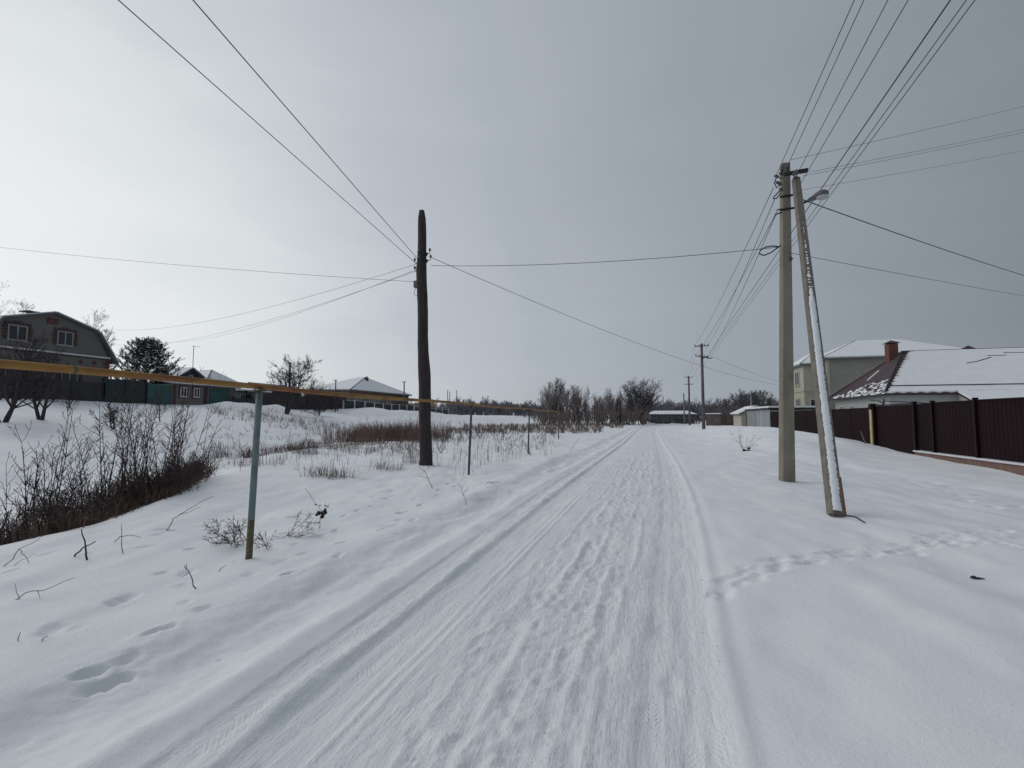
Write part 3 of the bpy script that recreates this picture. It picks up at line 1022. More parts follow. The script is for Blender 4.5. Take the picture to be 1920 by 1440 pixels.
def ragged(poly, inset, jit, step, r=rng):
    """polygon pulled in towards its centroid, its edges broken up"""
    P_ = [Vector(p) for p in poly]
    cen = sum(P_, Vector((0, 0, 0))) / len(P_)
    out = []
    ins = []
    n = len(P_)
    for i in range(n):
        a, b, c_ = P_[i - 1], P_[i], P_[(i + 1) % n]
        e1, e2 = (a - b).normalized(), (c_ - b).normalized()
        bis = e1 + e2
        sn_ = max(.25, e1.cross(e2).length)
        ins.append(b + bis * (inset / sn_))
    for i in range(n):
        a, b = ins[i], ins[(i + 1) % n]
        k = max(1, int((b - a).length / step))
        for j in range(k):
            p = a.lerp(b, j / k)
            if j: p = p + (cen - p).normalized() * r.uniform(-jit, jit)
            out.append(p)
    return out


def hip_roof(parent, x0, x1, y0, y1, ze, zr, axis, hip0, hip1, ov, m, snow=(1, 1, 1, 1), th=.14, sth=.13, inset=.10, jit=.03):
    """hipped roof; ridge along axis ('x' or 'y'); hip0/hip1 = how far the ridge ends stand in from the eaves"""
    x0, x1, y0, y1 = x0 - ov, x1 + ov, y0 - ov, y1 + ov
    A, B, C, D_ = V(x0, y0, ze), V(x1, y0, ze), V(x1, y1, ze), V(x0, y1, ze)
    if axis == 'x':
        r0, r1 = V(x0 + hip0, (y0 + y1) / 2, zr), V(x1 - hip1, (y0 + y1) / 2, zr)
        faces = [[A, B, r1, r0], [B, C, r1], [C, D_, r0, r1], [D_, A, r0]]
    else:
        r0, r1 = V((x0 + x1) / 2, y0 + hip0, zr), V((x0 + x1) / 2, y1 - hip1, zr)
        faces = [[A, B, r0], [B, C, r1, r0], [C, D_, r1], [D_, A, r0, r1]]
    mb = MB()
    dz = V(0, 0, -th)
    pts = [A, B, C, D_, r0, r1]
    ix = {id(p): i for i, p in enumerate(pts)}
    mb.add(pts + [A + dz, B + dz, C + dz, D_ + dz], [tuple(ix[id(p)] for p in f) for f in faces] + [(9, 8, 7, 6), (0, 6, 7, 1), (1, 7, 8, 2), (2, 8, 9, 3), (3, 9, 6, 0)])
    roof = mb.build('roof', m, parent)
    for f, s_ in zip(faces, snow):
        if s_: MB().slab(ragged(f, inset, jit, .5), .004, sth).build('snow_cover', ROOFSNOW, roof)
    mb = MB()
    for e in ((A, r0), (D_, r0 if axis == 'x' else r1), (B, r1 if axis == 'x' else r0), (C, r1), (r0, r1)):
        mb.tube([e[0] + V(0, 0, .03), e[1] + V(0, 0, .03)], .085, 6)
    mb.build('ridge_cap', m, roof, True)
    return roof, faces, (r0, r1)


def ribbed(m_, a, b, z0a, z0b, z1, pitch=.2, depth=.012, nrm=None):
    """profiled sheet from a to b (plan points), bottom z0a..z0b, top z1"""
    a, b = Vector((a[0], a[1], 0)), Vector((b[0], b[1], 0))
    L = (b - a).length
    u = (b - a) / L
    n_ = nrm or V(u.y, -u.x, 0)
    xs, k = [], 0
    x = 0
    while x < L - 1e-6:
        for dx, dd in ((0, 0), (pitch * .40, 0), (pitch * .5, depth), (pitch * .9, depth)):
            if x + dx < L: xs.append((x + dx, dd))
        x += pitch
    xs.append((L, 0))
    vs = []
    for x, dd in xs:
        p = a + u * x + n_ * dd
        vs += [V(p.x, p.y, z0a + (z0b - z0a) * x / L), V(p.x, p.y, z1)]
    n = len(xs)
    vs2 = [v - n_ * .012 for v in vs]
    fs = [(2 * i, 2 * i + 2, 2 * i + 3, 2 * i + 1) for i in range(n - 1)]
    m_.add(vs, fs)
    m_.add(vs2, [f[::-1] for f in fs])
    return m_


# ------------------------------------------------------------------ brown metal fence on the right
FX = 11.2
fence = empty('metal_fence', (FX, 24, hz(FX, 24)), 'dark brown profiled metal fence on a plinth along the right of the road', 'fence')
N_ = V(-1, 0, 0)
ys = [15.2, 17.8, 20.46, 23.04]
ztop = lambda y: float(np.interp(y, [14, 20, 24.4, 28.2, 50], [2.20, 2.17, 2.14, 2.0, 1.98]))
for y0, y1 in zip(ys, ys[1:]):
    zp = .16
    ribbed(MB(), (FX, y1 - .05), (FX, y0 + .05), zp, zp, ztop(y0) - .05, nrm=N_).build('panel', BROWNM, fence)
    MB().box(FX - .05, FX + .06, y0 + .05, y1 - .05, ztop(y0) - .06, ztop(y0) - .025).build('top_rail', BROWNP, fence)
for y in ys[1:]:
    MB().box(FX - .09, FX + .05, y - .05, y + .05, .10, ztop(y) + .06).build('post', BROWNP, fence)
for y0, y1 in zip(ys, ys[1:] + [24.4]):
    pl = MB().box(FX - .10, FX + .2, y0 + .004, y1 - .004, -.75, .085).build('plinth', PLINTH, fence)
    MB().box(FX - .16, FX + .22, y0 + .002, y1 - .002, .087, .145).build('plinth_cap', CAP, pl)
ribbed(MB(), (FX + .02, 24.33), (FX + .02, 23.12), .17, .17, 2.10, nrm=N_).build('wicket_gate', BROWNM, fence)
MB().box(FX - .09, FX + .05, 24.33, 24.47, -.1, 2.22).build('post', BROWNP, fence)
ribbed(MB(), (FX + .02, 28.0), (FX + .02, 24.5), .06, -.06, 2.09, nrm=N_).build('drive_gate', BROWNM, fence)
MB().box(FX - .02, FX + .07, 24.5, 28.0, 2.10, 2.15).build('top_rail', BROWNP, fence)
gpost = MB().box(FX - .16, FX + .06, 28.12, 28.34, -.4, 1.92).build('gate_post', mat('cream_post', (.50, .42, .24), .8, .15, 5, (.40, .33, .18)), fence, label='cream painted gate post')
MB().box(FX - .17, FX + .07, 28.11, 28.35, 1.922, 2.22).build('post_cap', BROWNP, gpost)
MB().box(FX - .12, FX + .02, 28.0, 28.11, -.3, 2.15).build('post', BROWNP, fence)
yy = [28.4 + 2.53 * k for k in range(9)]
for y0, y1 in zip(yy, yy[1:]):
    ribbed(MB(), (FX, y1 - .012), (FX, y0 + .012), hz(FX, y1) - .3, hz(FX, y0) - .3, ztop(y0), nrm=N_).build('panel', BROWNM, fence)
    MB().box(FX - .03, FX + .04, y0 + .012, y1 - .012, ztop(y0) + .002, ztop(y0) + .035).build('top_rail', BROWNP, fence)
    MB().box(FX + .03, FX + .1, y1 - .04, y1 + .04, -.3, ztop(y1) + .02).build('post', BROWNP, fence)
stick = spot(1624, 832)
MB().tube([stick - V(0, 0, .1), stick + V(-.08, .1, .3), stick + V(-.15, .15, .62)], [.03, .028, .022], 6).thing('stake', mat('grey_wood', (.16, .14, .125), .9, .2, 9), 'short grey wooden stake leaning in snow before the brown fence', 'stake', loc=stick)
# cable bracket above the gate post
br = at(1660, 752, 0, FX + .3)
mb = MB()
mb.tube([at(1632, 750, 0, FX + .2), at(1648, 752, 0, FX + .2), at(1658, 757, 0, FX + .2), at(1657, 752, 0, FX + .2)], .03, 6)
mb.tube([at(1657, 748, 0, FX + .2), at(1657, 757, 0, FX + .2), at(1651, 762, 0, FX + .2), at(1645, 758, 0, FX + .2)], .035, 6)
mb.tube([at(1657, 752, 0, FX + .2), at(1700, 754, 0, FX + .2), at(1750, 757, 0, FX + .2)], .025, 6)
mb.build('gate_arm', IRON, fence, True)

# ------------------------------------------------------------------ nearer house on the right
PALE = mat('pale_plaster', (.40, .41, .40), .9, .06, 2)
house = empty('tiled_house', (24, 48, .2), 'low pale house with snowy brown tiled hip roof behind the brown fence', 'house')
hx0, hx1, hy0, hy1, hze, hzr = 18.3, 40, 43.4, 54.2, 3.35, 7.15
MB().box(hx0, hx1, hy0, hy1, -.5, hze - .02).build('wall', PALE, house)
roofm, faces, rd = hip_roof(house, hx0, hx1, hy0, hy1, hze, hzr, 'x', 3.9, 4, .5, TILE, (0, 1, 1, 0), inset=.06)
# deep snow on the front slope, its left edge toothed along the hip
A, B_, R1, R0 = faces[0]
out = []
n = 30
for k in range(n + 1):
    f = k / n
    p = R0.lerp(A, f)
    inn = .34 * (1 - f) + .12 + (.5 * (1 - .5 * f) if k % 2 else 0) * rng.uniform(.6, 1.2)
    out.append(p + V(1, 0, 0) * inn + (R0 - A).normalized() * 0)
out[0].z -= .12 * (hzr - hze) / 5.9 * 1.0
out[0].y -= .12
k = 60
for j in range(1, k):
    p = V(out[n].x + (B_.x - out[n].x) * j / k, A.y, A.z)
    out.append(p + V(0, (.0 if j % 2 else .10) * rng.uniform(.7, 1.2), (.0 if j % 2 else .065)))
out.append(B_ + V(-.1, 0.05, 0.03))
out.append(R1 + V(-.1, -.12, -.075))
mb = MB()
P_ = [Vector(p) for p in out]
mb.slab(P_, .012, .15)
mb.build('snow_cover', ROOFSNOW, roofm)
# thin snow clinging to the foot of the bare side
Dp, Ap, R0b = faces[3]
nrm = (Ap - Dp).cross(R0b - Dp).normalized()
if nrm.x > 0: nrm = -nrm
mb = MB()
for j in range(150):
    f = rng.random() ** .62
    hgt = rng.random() ** 1.5 * (.10 + .28 * f)
    base = Dp.lerp(Ap, f)
    p = base.lerp(R0b, hgt)
    if (p - base).length > 2.4 * f: continue
    w_ = rng.uniform(.15, .55) * (1.15 - hgt)
    mb.obox(p + nrm * .03, Ap - Dp, nrm, w_, .03, .10 + .12 * rng.random())
a_, b_ = Dp.lerp(R0b, .66).lerp(Ap.lerp(R0b, .66), .42), Dp.lerp(R0b, .30).lerp(Ap.lerp(R0b, .30), .42)
mb.obox((a_ + b_) / 2 + nrm * .03, a_ - b_, nrm, (a_ - b_).length * .6, .05, .2)
mb.build('snow_patches', ROOFSNOW, roofm)['kind'] = 'stuff'
# tile courses of the bare side: one row of stepped strips
for j in range(1, 18):
    f = j / 18
    p, q = Dp.lerp(R0b, f), Ap.lerp(R0b, f)
    MB().obox((p + q) / 2 + nrm * .012, q - p, nrm, (q - p).length * .985, .028, .05).build('tile_course', TILE, roofm)
MB().tube([faces[0][0] + V(.5, .62, .62), faces[0][1] + V(-.5, .62, .62)], .035, 6).build('snow_guard', IRON, roofm, True)
# deeper roof of the porch running down towards the fence
px0 = 22.4
pr = [V(px0, hy0 - .42, hze + .02), V(px0, hy0 - 3.0, hze - 1.05), V(hx1 + .5, hy0 - 3.0, hze - 1.05), V(hx1 + .5, hy0 - .42, hze + .02)]
por = MB().slab(pr, -.1, 0).build('porch_roof', TILE, house)
MB().slab([p + V(.04 if i < 2 else -.04, 0, .02) for i, p in enumerate(pr)], .0, .14).build('snow_cover', ROOFSNOW, por)
mb = MB()
mb.slab([V(px0 + .1, hy0 - .42, hze - .15), V(px0 + .1, hy0 - 2.9, hze - 1.15), V(px0 + .1, hy0 - 2.9, -.4), V(px0 + .1, hy0 - .42, -.4)], 0, .1)
mb.build('porch_wall', PALE, house)
for y in (52.6, 50.2, 46.8):
    window(house, (hx0, y, 2.2), (0, 1, 0), (-1, 0, 0), .8, .8, 1)
BR = brick_mat('red_chimney_brick', (.125, .038, .028), (.16, .052, .038), (.13, .09, .08))
cc = at(1671, 655, 1, 49.6)
chim = MB().box(cc.x - .36, cc.x + .36, 49.2, 49.95, 6.3, 7.95).build('chimney', BR, house)
mb = MB()
zc_ = 8.02
mb.add([V(cc.x - .52, 49.05, zc_), V(cc.x + .52, 49.05, zc_), V(cc.x + .52, 50.1, zc_), V(cc.x - .52, 50.1, zc_), V(cc.x, 49.6, zc_ + .3)], [(3, 2, 1, 0), (0, 1, 4), (1, 2, 4), (2, 3, 4), (3, 0, 4)])
mb.build('chimney_cap', TILE, chim)
p = at(1813, 657, 1, 49.2)
mb = MB()
mb.add([p + V(-1.0, -.6, -.25), p + V(1.0, -.6, -.25), p + V(1.0, .6, -.25), p + V(-1.0, .6, -.25), p + V(.1, 0, .42)], [(3, 2, 1, 0), (0, 1, 4), (1, 2, 4), (2, 3, 4), (3, 0, 4)])
mb.build('vent_cap', TILE, house)
fr_ = (R1 - R0).normalized()
mb = MB()
sl = (A + B_) / 2
nf = (B_ - A).cross(R0 - A).normalized()
for (a0, a1) in (((1811, 684), (1830, 681)), ((1830, 681), (1857, 673)), ((1850, 670), (1885, 669)), ((1880, 664), (1919, 664))):
    def on_roof(px, py):
        d = ray(px, py)
        t = (A - V(0, 0, EYE)).dot(nf) / d.dot(nf)
        return V(0, 0, EYE) + d * t + nf * .155
    pa, pb = on_roof(*a0), on_roof(*a1)
    mb.obox((pa + pb) / 2, pb - pa, nf, (pb - pa).length, .012, .09)
mb.build('bare_tile_strip', TILE, roofm)

# ------------------------------------------------------------------ two storey beige house behind it
BEIGE = mat('beige_plaster', (.27, .268, .235), .9, .06, 1.5)
CREAM = mat('cream_plaster', (.40, .38, .315), .9, .05, 2)
bh = empty('beige_house', (24, 62, .3), 'two storey beige house with snowy hip roofs behind the concrete pole', 'house')
MB().box(19.3, 33, 59, 69, -.5, 7.84).build('wall', BEIGE, bh)
MB().box(17.5, 19.29, 60.8, 65.6, -.5, 7.45).build('wing_wall', CREAM, bh)
MB().box(19.22, 19.5, 58.95, 59.2, -.4, 7.82).build('corner_strip', CREAM, bh)
MB().box(17.42, 19.29, 60.72, 65.7, 4.42, 4.55).build('string_course', CREAM, bh)
hip_roof(bh, 19.3, 33, 59, 69, 7.86, 10.3, 'x', 5.2, 5.5, .55, GREYROOF, (1, 1, 1, 1), inset=.07)
hip_roof(bh, 17.5, 22, 60.8, 66.0, 7.47, 9.3, 'x', 2.6, 2.6, .35, GREYROOF, (1, 1, 1, 1), inset=.05)
for z in (6.0, 2.9):
    window(bh, (17.5, 63.0, z), (0, 1, 0), (-1, 0, 0), 1.7, 1.65, 1, .12, CREAM)
window(bh, (18.4, 60.8, 2.9), (1, 0, 0), (0, -1, 0), .7, 1.3, 0)
MB().box(22.6, 23.6, 58.9, 58.99, 5.2, 6.0).build('wall_vent', GREYROOF, bh)

# ------------------------------------------------------------------ garage and hut at the end of the fence
GAR = mat('pale_metal_wall', (.30, .325, .345), .7, .1, 1.2)
gar = empty('metal_garage', (13, 55, .35), 'pale grey metal garage with flat snowy roof at the end of the brown fence', 'garage')
ribbed(MB(), (FX, 58.9), (FX, 48.8), -.2, -.2, 2.25, .3, .03, N_).build('wall', GAR, gar)
MB().box(FX + .05, 15, 48.75, 58.9, -.2, 2.2).build('body', GAR, gar)
g = MB().box(FX - .2, 15.2, 48.5, 59.1, 2.26, 2.40).build('roof', IRON, gar)
MB().box(FX - .15, 15.1, 48.6, 59.0, 2.402, 2.56).build('snow_cover', ROOFSNOW, g)
MB().box(FX - .06, FX + .04, 51.9, 52.05, -.2, 2.2).build('door_post', WHITEFR, gar)
MB().box(FX - .07, FX - .035, 54.5, 58.5, .0, 2.0).build('garage_door', mat('grey_metal_door', (.22, .225, .225), .6, .1, 1), gar)
hut = empty('cream_hut', (12, 63, .35), 'small cream hut with a brown door and snowy gable roof beyond the garage', 'hut')
MB().box(FX - .3, 14.2, 60.6, 65.5, -.2, 1.95).build('wall', CREAM, hut)
MB().box(FX + .25, FX + .95, 60.54, 60.6, .2, 1.85).build('door', mat('brown_door', (.11, .065, .05), .7, .15, 4), hut)
rp = [V(FX - .6, 60.3, 1.9), V(FX - .6, 65.8, 1.9), V(12.4, 65.8, 2.75), V(12.4, 60.3, 2.75)]
rp2 = [V(12.4, 60.3, 2.75), V(12.4, 65.8, 2.75), V(14.7, 65.8, 1.9), V(14.7, 60.3, 1.9)]
rf = MB().slab(rp[::-1], -.08, 0).slab(rp2[::-1], -.08, 0).build('roof', TILE, hut)
MB().slab(rp[::-1], .004, .13).slab(rp2[::-1], .004, .13).build('snow_cover', ROOFSNOW, rf)
MB().slab([V(FX - .3, 60.59, 1.95), V(14.2, 60.59, 1.95), V(12.4, 60.59, 2.6)], -.02, .02).build('gable', CREAM, hut)
far_pole(1409, 780, 742, 70, [], .07, 'thin pale mast rising behind the cream hut roof', mat('pale_mast', (.42, .42, .42), .6, .05, 3))
lowf = empty('old_wall', (9, 78, .3), 'low rusty brown wall with snow on top beyond the roadside pole', 'wall')
for i, (a, b) in enumerate(((1324, 1352), (1352, 1384))):
    p, q = at_depth(a, 780, 78), at_depth(b, 780, 76)
    d = (q - p)
    d.z = 0
    wl = MB().obox(((p + q) / 2).to_2d().to_3d() + V(0, 0, .95), d, (0, 0, 1), d.length - .02, 2.2, .2).build('wall_section', mat('rusty_brown', (.085, .062, .058), .9, .25, 2), lowf)
    if i == 0:
        MB().obox(((p + q) / 2).to_2d().to_3d() + V(0, 0, 2.11), d, (0, 0, 1), d.length, .12, .3).build('snow_cover', ROOFSNOW, wl)

# long shed at the end of the road
sx0, sx1, sy = 1.6, 11.4, 118
shed = empty('long_shed', (6, 118, .3), 'long low dark shed with snowy roof at the far end of the road', 'shed')
SHEDM = mat('dark_grey_board', (.115, .12, .135), .9, .3, 1.5)
nb = 24
for k in range(nb):
    x = sx0 + (sx1 - sx0) * (k + .5) / nb
    MB().box(x - .19, x + .19, sy - .05 - .03 * (k % 2), sy + .05, .0, 2.15).build('board', SHEDM if k % 3 else GREYROOF, shed)
MB().box(sx0, sx1, sy + .1, sy + 5, .0, 2.2).build('body', SHEDM, shed)
rp = [V(sx0 - .4, sy - .6, 2.2), V(sx1 + .5, sy - .6, 2.2), V(sx1 - 1.2, sy + 3, 2.95), V(sx0 - .4, sy + 3, 2.95)]
rf = MB().slab(rp, -.15, 0).build('roof', SHEDM, shed)
MB().slab(rp, .004, .12).build('snow_cover', ROOFSNOW, rf)

# ------------------------------------------------------------------ left street
LX = -46.5
ly = lambda px, X=LX: at(px, 770, 0, X).y
GREYBRICK = brick_mat('grey_silicate_brick', (.158, .150, .142), (.178, .168, .16), (.14, .134, .128))
REDBR = mat('red_brick_trim', (.125, .052, .05), .9, .25, 6)
gx = -48.0
gz = hz(gx, 29)
yr, yb1, ye = 28.9, 32.3, 33.6
yl1, yl0 = 2 * yr - yb1, 2 * yr - ye
zr_, zbk, zev = 10.25, 9.2, 6.9
gh = empty('gambrel_house', (gx, yr, gz), 'grey brick house with gambrel roof and red brick trim at far left', 'house')
prof = [(yl0, gz - 1), (ye, gz - 1), (ye, zev), (yb1, zbk), (yr, zr_), (yl1, zbk), (yl0, zev)]
mb = MB()
n = len(prof)
mb.add([V(gx, y, z) for y, z in prof] + [V(gx - 10, y, z) for y, z in prof], [tuple(range(n)), tuple(range(2 * n - 1, n - 1, -1))] + [(i, n + i, n + (i + 1) % n, (i + 1) % n) for i in range(n)])
mb.build('wall', GREYBRICK, gh)
roof_g = None
for (a, b) in (((yl0 - .35, zev - .28), (yl1, zbk)), ((yl1, zbk), (yr, zr_)), ((yr, zr_), (yb1, zbk)), ((yb1, zbk), (ye + .35, zev - .28))):
    f = [V(gx + .45, a[0], a[1]), V(gx + .45, b[0], b[1]), V(gx - 10.4, b[0], b[1]), V(gx - 10.4, a[0], a[1])]
    nr_ = (f[1] - f[0]).cross(f[2] - f[0])
    if nr_.z < 0: f = f[::-1]
    rf = MB().slab(f, .02, .15).build('roof', GREYROOF, gh)
    MB().slab(f, .152, .22).build('snow_cover', ROOFSNOW, rf)
U_, NX = (0, 1, 0), (1, 0, 0)
for y, z, w_, h_ in ((29.9, 8.3, 1.2, 1.2), (26.6, 8.25, 1.25, 1.2), (30.4, 5.05, 1.25, 1.25), (26.6, 5.0, 1.25, 1.25)):
    window(gh, (gx, y, z), U_, NX, w_, h_, 1, .07, mat('dull_white_frame', (.36, .36, .37), .6, .1, 5))
    mb = MB()
    for s_ in (-1, 1):
        for k in range(9):
            ww = .34 if k % 2 else .22
            mb.obox((gx + .025, y + s_ * (w_ / 2 + .03 + ww / 2), z - h_ / 2 + (k + .5) * h_ / 9), U_, NX, ww, .05, h_ / 9 - .015)
    mb.obox((gx + .03, y, z + h_ / 2 + .12), U_, NX, w_ + .5, .06, .2)
    mb.obox((gx + .034, y, z + h_ / 2 + .28), U_, NX, w_ * .5, .06, .1)
    mb.build('window_trim', mat('dark_brick_trim', (.085, .05, .048), .9, .25, 6), gh)
mb = MB()
for k in range(16):
    ww = .55 if k % 2 else .34
    mb.obox((gx + .025, ye - ww / 2 - .02, gz + .3 + k * .24), U_, NX, ww, .05, .22)
mb.build('corner_quoins', REDBR, gh)
MB().obox((gx + .06, yr, 7.02), U_, NX, ye - yl0, .12, .14).build('cornice', CAP, gh)
mb = MB()
for k in range(60):
    if k % 2: mb.obox((gx + .03, yl0 + (ye - yl0) * (k + .5) / 60, 6.86), U_, NX, (ye - yl0) / 60, .06, .14)
mb.build('dentil_band', REDBR, gh)
for y in (31.2, 32.3, 29.4):
    mb = MB()
    mb.obox((gx + .03, y, 6.45), (0, 1, 1), NX, .28, .05, .28)
    mb.build('diamond_ornament', REDBR, gh)
MB().obox((gx + .03, yr, 9.62), U_, NX, .75, .06, .48).build('vent_panel', REDBR, gh)
MB().tube([(gx + .5, ye + .42, zev - .3), (gx + .2, ye + .3, zev - .75), (gx + .1, ye + .12, zev - 1.0), (gx + .1, ye + .12, gz)], .07, 8).build('downpipe', GREYROOF, gh, True)
MB().tube([(gx + .5, ye + .42, zev - .28), (gx - 10, ye + .42, zev - .28)], .08, 8).build('gutter', GREYROOF, gh, True)
ch = MB().box(gx - 3.0, gx - 2.5, yr - .1, yr + .5, zr_ - .4, zr_ + .28).build('chimney', GREYROOF, gh)
MB().box(gx - 3.3, gx - 2.2, yr - .5, yr + .9, zr_ + .282, zr_ + .36).build('chimney_cap', DARKPOST, ch)


def sheet_fence(y0, y1, h, m, label, x=LX, step=2.5, posts=None, pm=None, low=.4, grid=False, pw=.08):
    zc0 = hz(x, (y0 + y1) / 2)
    root = empty('street_fence', (x, (y0 + y1) / 2, zc0), label, 'fence')
    n = max(1, round((y1 - y0) / step))
    for k in range(n):
        a, b = y0 + (y1 - y0) * k / n, y0 + (y1 - y0) * (k + 1) / n
        zt = min(hz(x, a), hz(x, b)) + h
        pa = ribbed(MB(), (x, a + .03), (x, b - .03), hz(x, a) - low, hz(x, b) - low, zt, .25, .02, V(1, 0, 0)).build('panel', m, root)
        MB().box(x - .04, x + .035, a + .03, b - .03, zt + .002, zt + .05).build('top_rail', pm or m, root)
        if grid:
            MB().box(x + .03, x + .07, a + .03, b - .03, zt - .35, zt - .25).build('cross_rail', pm, root)
    for k in range(n + 1):
        a = y0 + (y1 - y0) * k / n
        MB().box(x - pw, x + pw, a - pw, a + pw, hz(x, a) - low, hz(x, a) + h + .06).build('post', pm or m, root)
    return root


DKF = mat('dark_grey_sheet', (.030, .030, .036), .6, .2, 1)
DKG = mat('dark_green_sheet', (.014, .028, .030), .55, .2, 1)
TEALF = mat('teal_sheet', (.035, .11, .105), .55, .15, 1)
sheet_fence(20, ly(192), 1.6, DKF, 'dark grey street fence below the gambrel house at far left')
sheet_fence(ly(193), ly(272), 2.1, DKG, 'very dark green fence in front of the pine tree')
sheet_fence(ly(273), ly(319), 1.9, TEALF, 'bright teal fence section between pine and small brick trimmed house')
sheet_fence(ly(436), ly(489), 1.0, mat('blue_black_sheet', (.024, .028, .036), .55, .2, 1), 'short blue black fence in front of the small white house')
sheet_fence(ly(490), ly(575), 1.75, mat('brown_black_sheet', (.032, .026, .028), .6, .3, 1), 'brown black street fence left of and behind the garden tree')
sheet_fence(ly(576), ly(640), 1.75, DKF, 'dark grey fence right of the garden tree up to white posts')
PGREEN = mat('black_green_panel', (.018, .026, .030), .5, .2, 1)
sheet_fence(ly(643), ly(775), 1.5, PGREEN, 'dark panel fence with white posts in front of the hip roofed house', step=3.1, pm=mat('white_post', (.58, .59, .59), .7, .1, 3), pw=.13)
sheet_fence(ly(776), ly(840), 1.5, PGREEN, 'far end of white post fence with white cross rails behind the wooden pole', step=3.6, pm=mat('white_post', (0, 0, 0)), grid=True, pw=.13)

# small house with two brick trimmed windows
z0 = hz(-48, 41)
ya, yb_ = ly(321, -47.2), ly(386, -47.2)
sh = empty('small_house', (-48, (ya + yb_) / 2, z0), 'small beige house with two brown trimmed windows left of the green gate', 'house')
MB().box(-52, -47.2, ya, yb_, z0 - .8, z0 + 2.15).build('wall', mat('beige_grey_wall', (.21, .195, .175), .9, .08, 2), sh)
rp = [V(-46.8, ya - .2, z0 + 2.2), V(-46.8, yb_ + .2, z0 + 2.2), V(-52.2, yb_ + .2, z0 + 3.0), V(-52.2, ya - .2, z0 + 3.0)]
rf = MB().slab(rp, -.1, 0).build('roof', GREYROOF, sh)
MB().slab([p + V(.05, 0, 0) for p in rp], .004, .22).build('snow_cover', ROOFSNOW, rf)
for f in (.30, .68):
    y = ya + (yb_ - ya) * f
    mb = MB()
    mb.obox((-47.17, y, z0 + 1.35), U_, NX, 1.05, .06, 1.35)
    tr = mb.build('window_surround', REDBR, sh)
    window(sh, (-47.13, y, z0 + 1.35), U_, NX, .75, 1.05, 1, .09)
for y in (ya + .25, yb_ - .25):
    MB().obox((-47.17, y, z0 + 1.0), U_, NX, .3, .06, 2.1).build('corner_strip', REDBR, sh)
# dark gabled house with antenna mast
gy = at(358, 700, 0, -60).y
gh2 = empty('gabled_house', (-60, gy, hz(-60, gy)), 'dark gabled house with snowy roof and tall antenna behind the small house', 'house')
zpk, hw = at(358, 691, 0, -60).z, 3.1
zg = zpk - 2.0
MB().slab([V(-60, gy - hw, zg - 3), V(-60, gy + hw, zg - 3), V(-60, gy + hw, zg), V(-60, gy, zpk - .1), V(-60, gy - hw, zg)], -6, 0).build('wall', DKF, gh2)
for s_ in (-1, 1):
    f = [V(-59.6, gy + s_ * (hw + .4), zg - .2), V(-59.6, gy, zpk), V(-66.5, gy, zpk), V(-66.5, gy + s_ * (hw + .4), zg - .2)]
    if (f[1] - f[0]).cross(f[2] - f[0]).z < 0: f = f[::-1]
    rf = MB().slab(f, -.02, .08).build('roof', GREYROOF, gh2)
    MB().slab(f, .082, .2).build('snow_cover', ROOFSNOW, rf)
window(gh2, (-60 + .0, gy, zg + .8), U_, NX, .5, .6, 0, .08)
ch = MB().box(-62, -61.2, gy - 3.4, gy - 2.2, zg, zpk + .2).build('chimney', DKF, gh2)
am = at(361, 700, 0, -60.5)
mast = MB().tube([V(am.x, am.y, zpk - 1.5), V(am.x, am.y, at(361, 648, 0, -60.5).z)], .045, 6).build('antenna_mast', mat('pale_mast', (0, 0, 0)), gh2)
zt = at(361, 648, 0, -60.5).z
MB().obox((am.x, am.y + .4, zt - .05), (0, 1, 0), (1, 0, 0), 1.3, .04, .04).build('antenna_boom', GREYROOF, mast)
# green gated garage block
ya, yb_ = ly(388, -47), ly(440, -47)
gb = empty('gate_garage', (-48, (ya + yb_) / 2, z0), 'low grey garage with bright green gates right of the small house', 'garage')
z0g = hz(-47, (ya + yb_) / 2)
MB().box(-53, -47, ya, yb_, z0g - .8, z0g + 2.2).build('wall', mat('dull_grey_wall', (.14, .135, .135), .9, .1, 2), gb)
for k in range(2):
    a = ya + .25 + k * 1.3
    MB().box(-46.99, -46.93, a, a + 1.28, z0g - .5, z0g + 1.85).build('gate_leaf', mat('green_gate', (.022, .095, .075), .5, .15, 1.5), gb)
rp = [V(-46.5, ya - .1, z0g + 2.2), V(-46.5, yb_ + .3, z0g + 2.2), V(-53.2, yb_ + .3, z0g + 3.3), V(-53.2, ya - .1, z0g + 3.3)]
rf = MB().slab(rp, -.12, 0).build('roof', GREYROOF, gb)
MB().slab(rp, .004, .22).build('snow_cover', ROOFSNOW, rf)
# white hip house behind
y0, y1 = at(382, 720, 0, -58).y, at(468, 720, 0, -58).y
wz = hz(-60, 55)
wh = empty('white_roof_house', (-60, (y0 + y1) / 2, wz), 'house with snowy hip roof behind the green gated garage', 'house')
MB().box(-66, -58, y0, y1, wz - .6, wz + 2.9).build('wall', PALE, wh)
hip_roof(wh, -66, -58, y0, y1, wz + 2.95, at(415, 698, 0, -62).z, 'x', 3.4, 3.4, .45, GREYROOF, inset=.06)
# small white house with one window
ya, yb_ = ly(437, -50), ly(500, -50)
z0 = hz(-50, (ya + yb_) / 2)
sw = empty('white_cottage', (-51, (ya + yb_) / 2, z0), 'small white cottage with one dark framed window behind the blue black fence', 'house')
MB().box(-55, -50, ya, yb_, z0 - .5, z0 + 2.1).build('wall', mat('bluish_white_wall', (.33, .35, .37), .9, .06, 2), sw)
window(sw, (-50, ya + (yb_ - ya) * .28, z0 + 1.3), U_, NX, 1.2, 1.1, 2, .1)
rp = [V(-49.5, ya, z0 + 2.15), V(-49.5, yb_ + .3, z0 + 2.15), V(-55.3, yb_ + .3, z0 + 2.9), V(-55.3, ya, z0 + 2.9)]
rf = MB().slab(rp, -.12, 0).build('roof', DKG, sw)
MB().slab(rp, .004, .2).build('snow_cover', ROOFSNOW, rf)
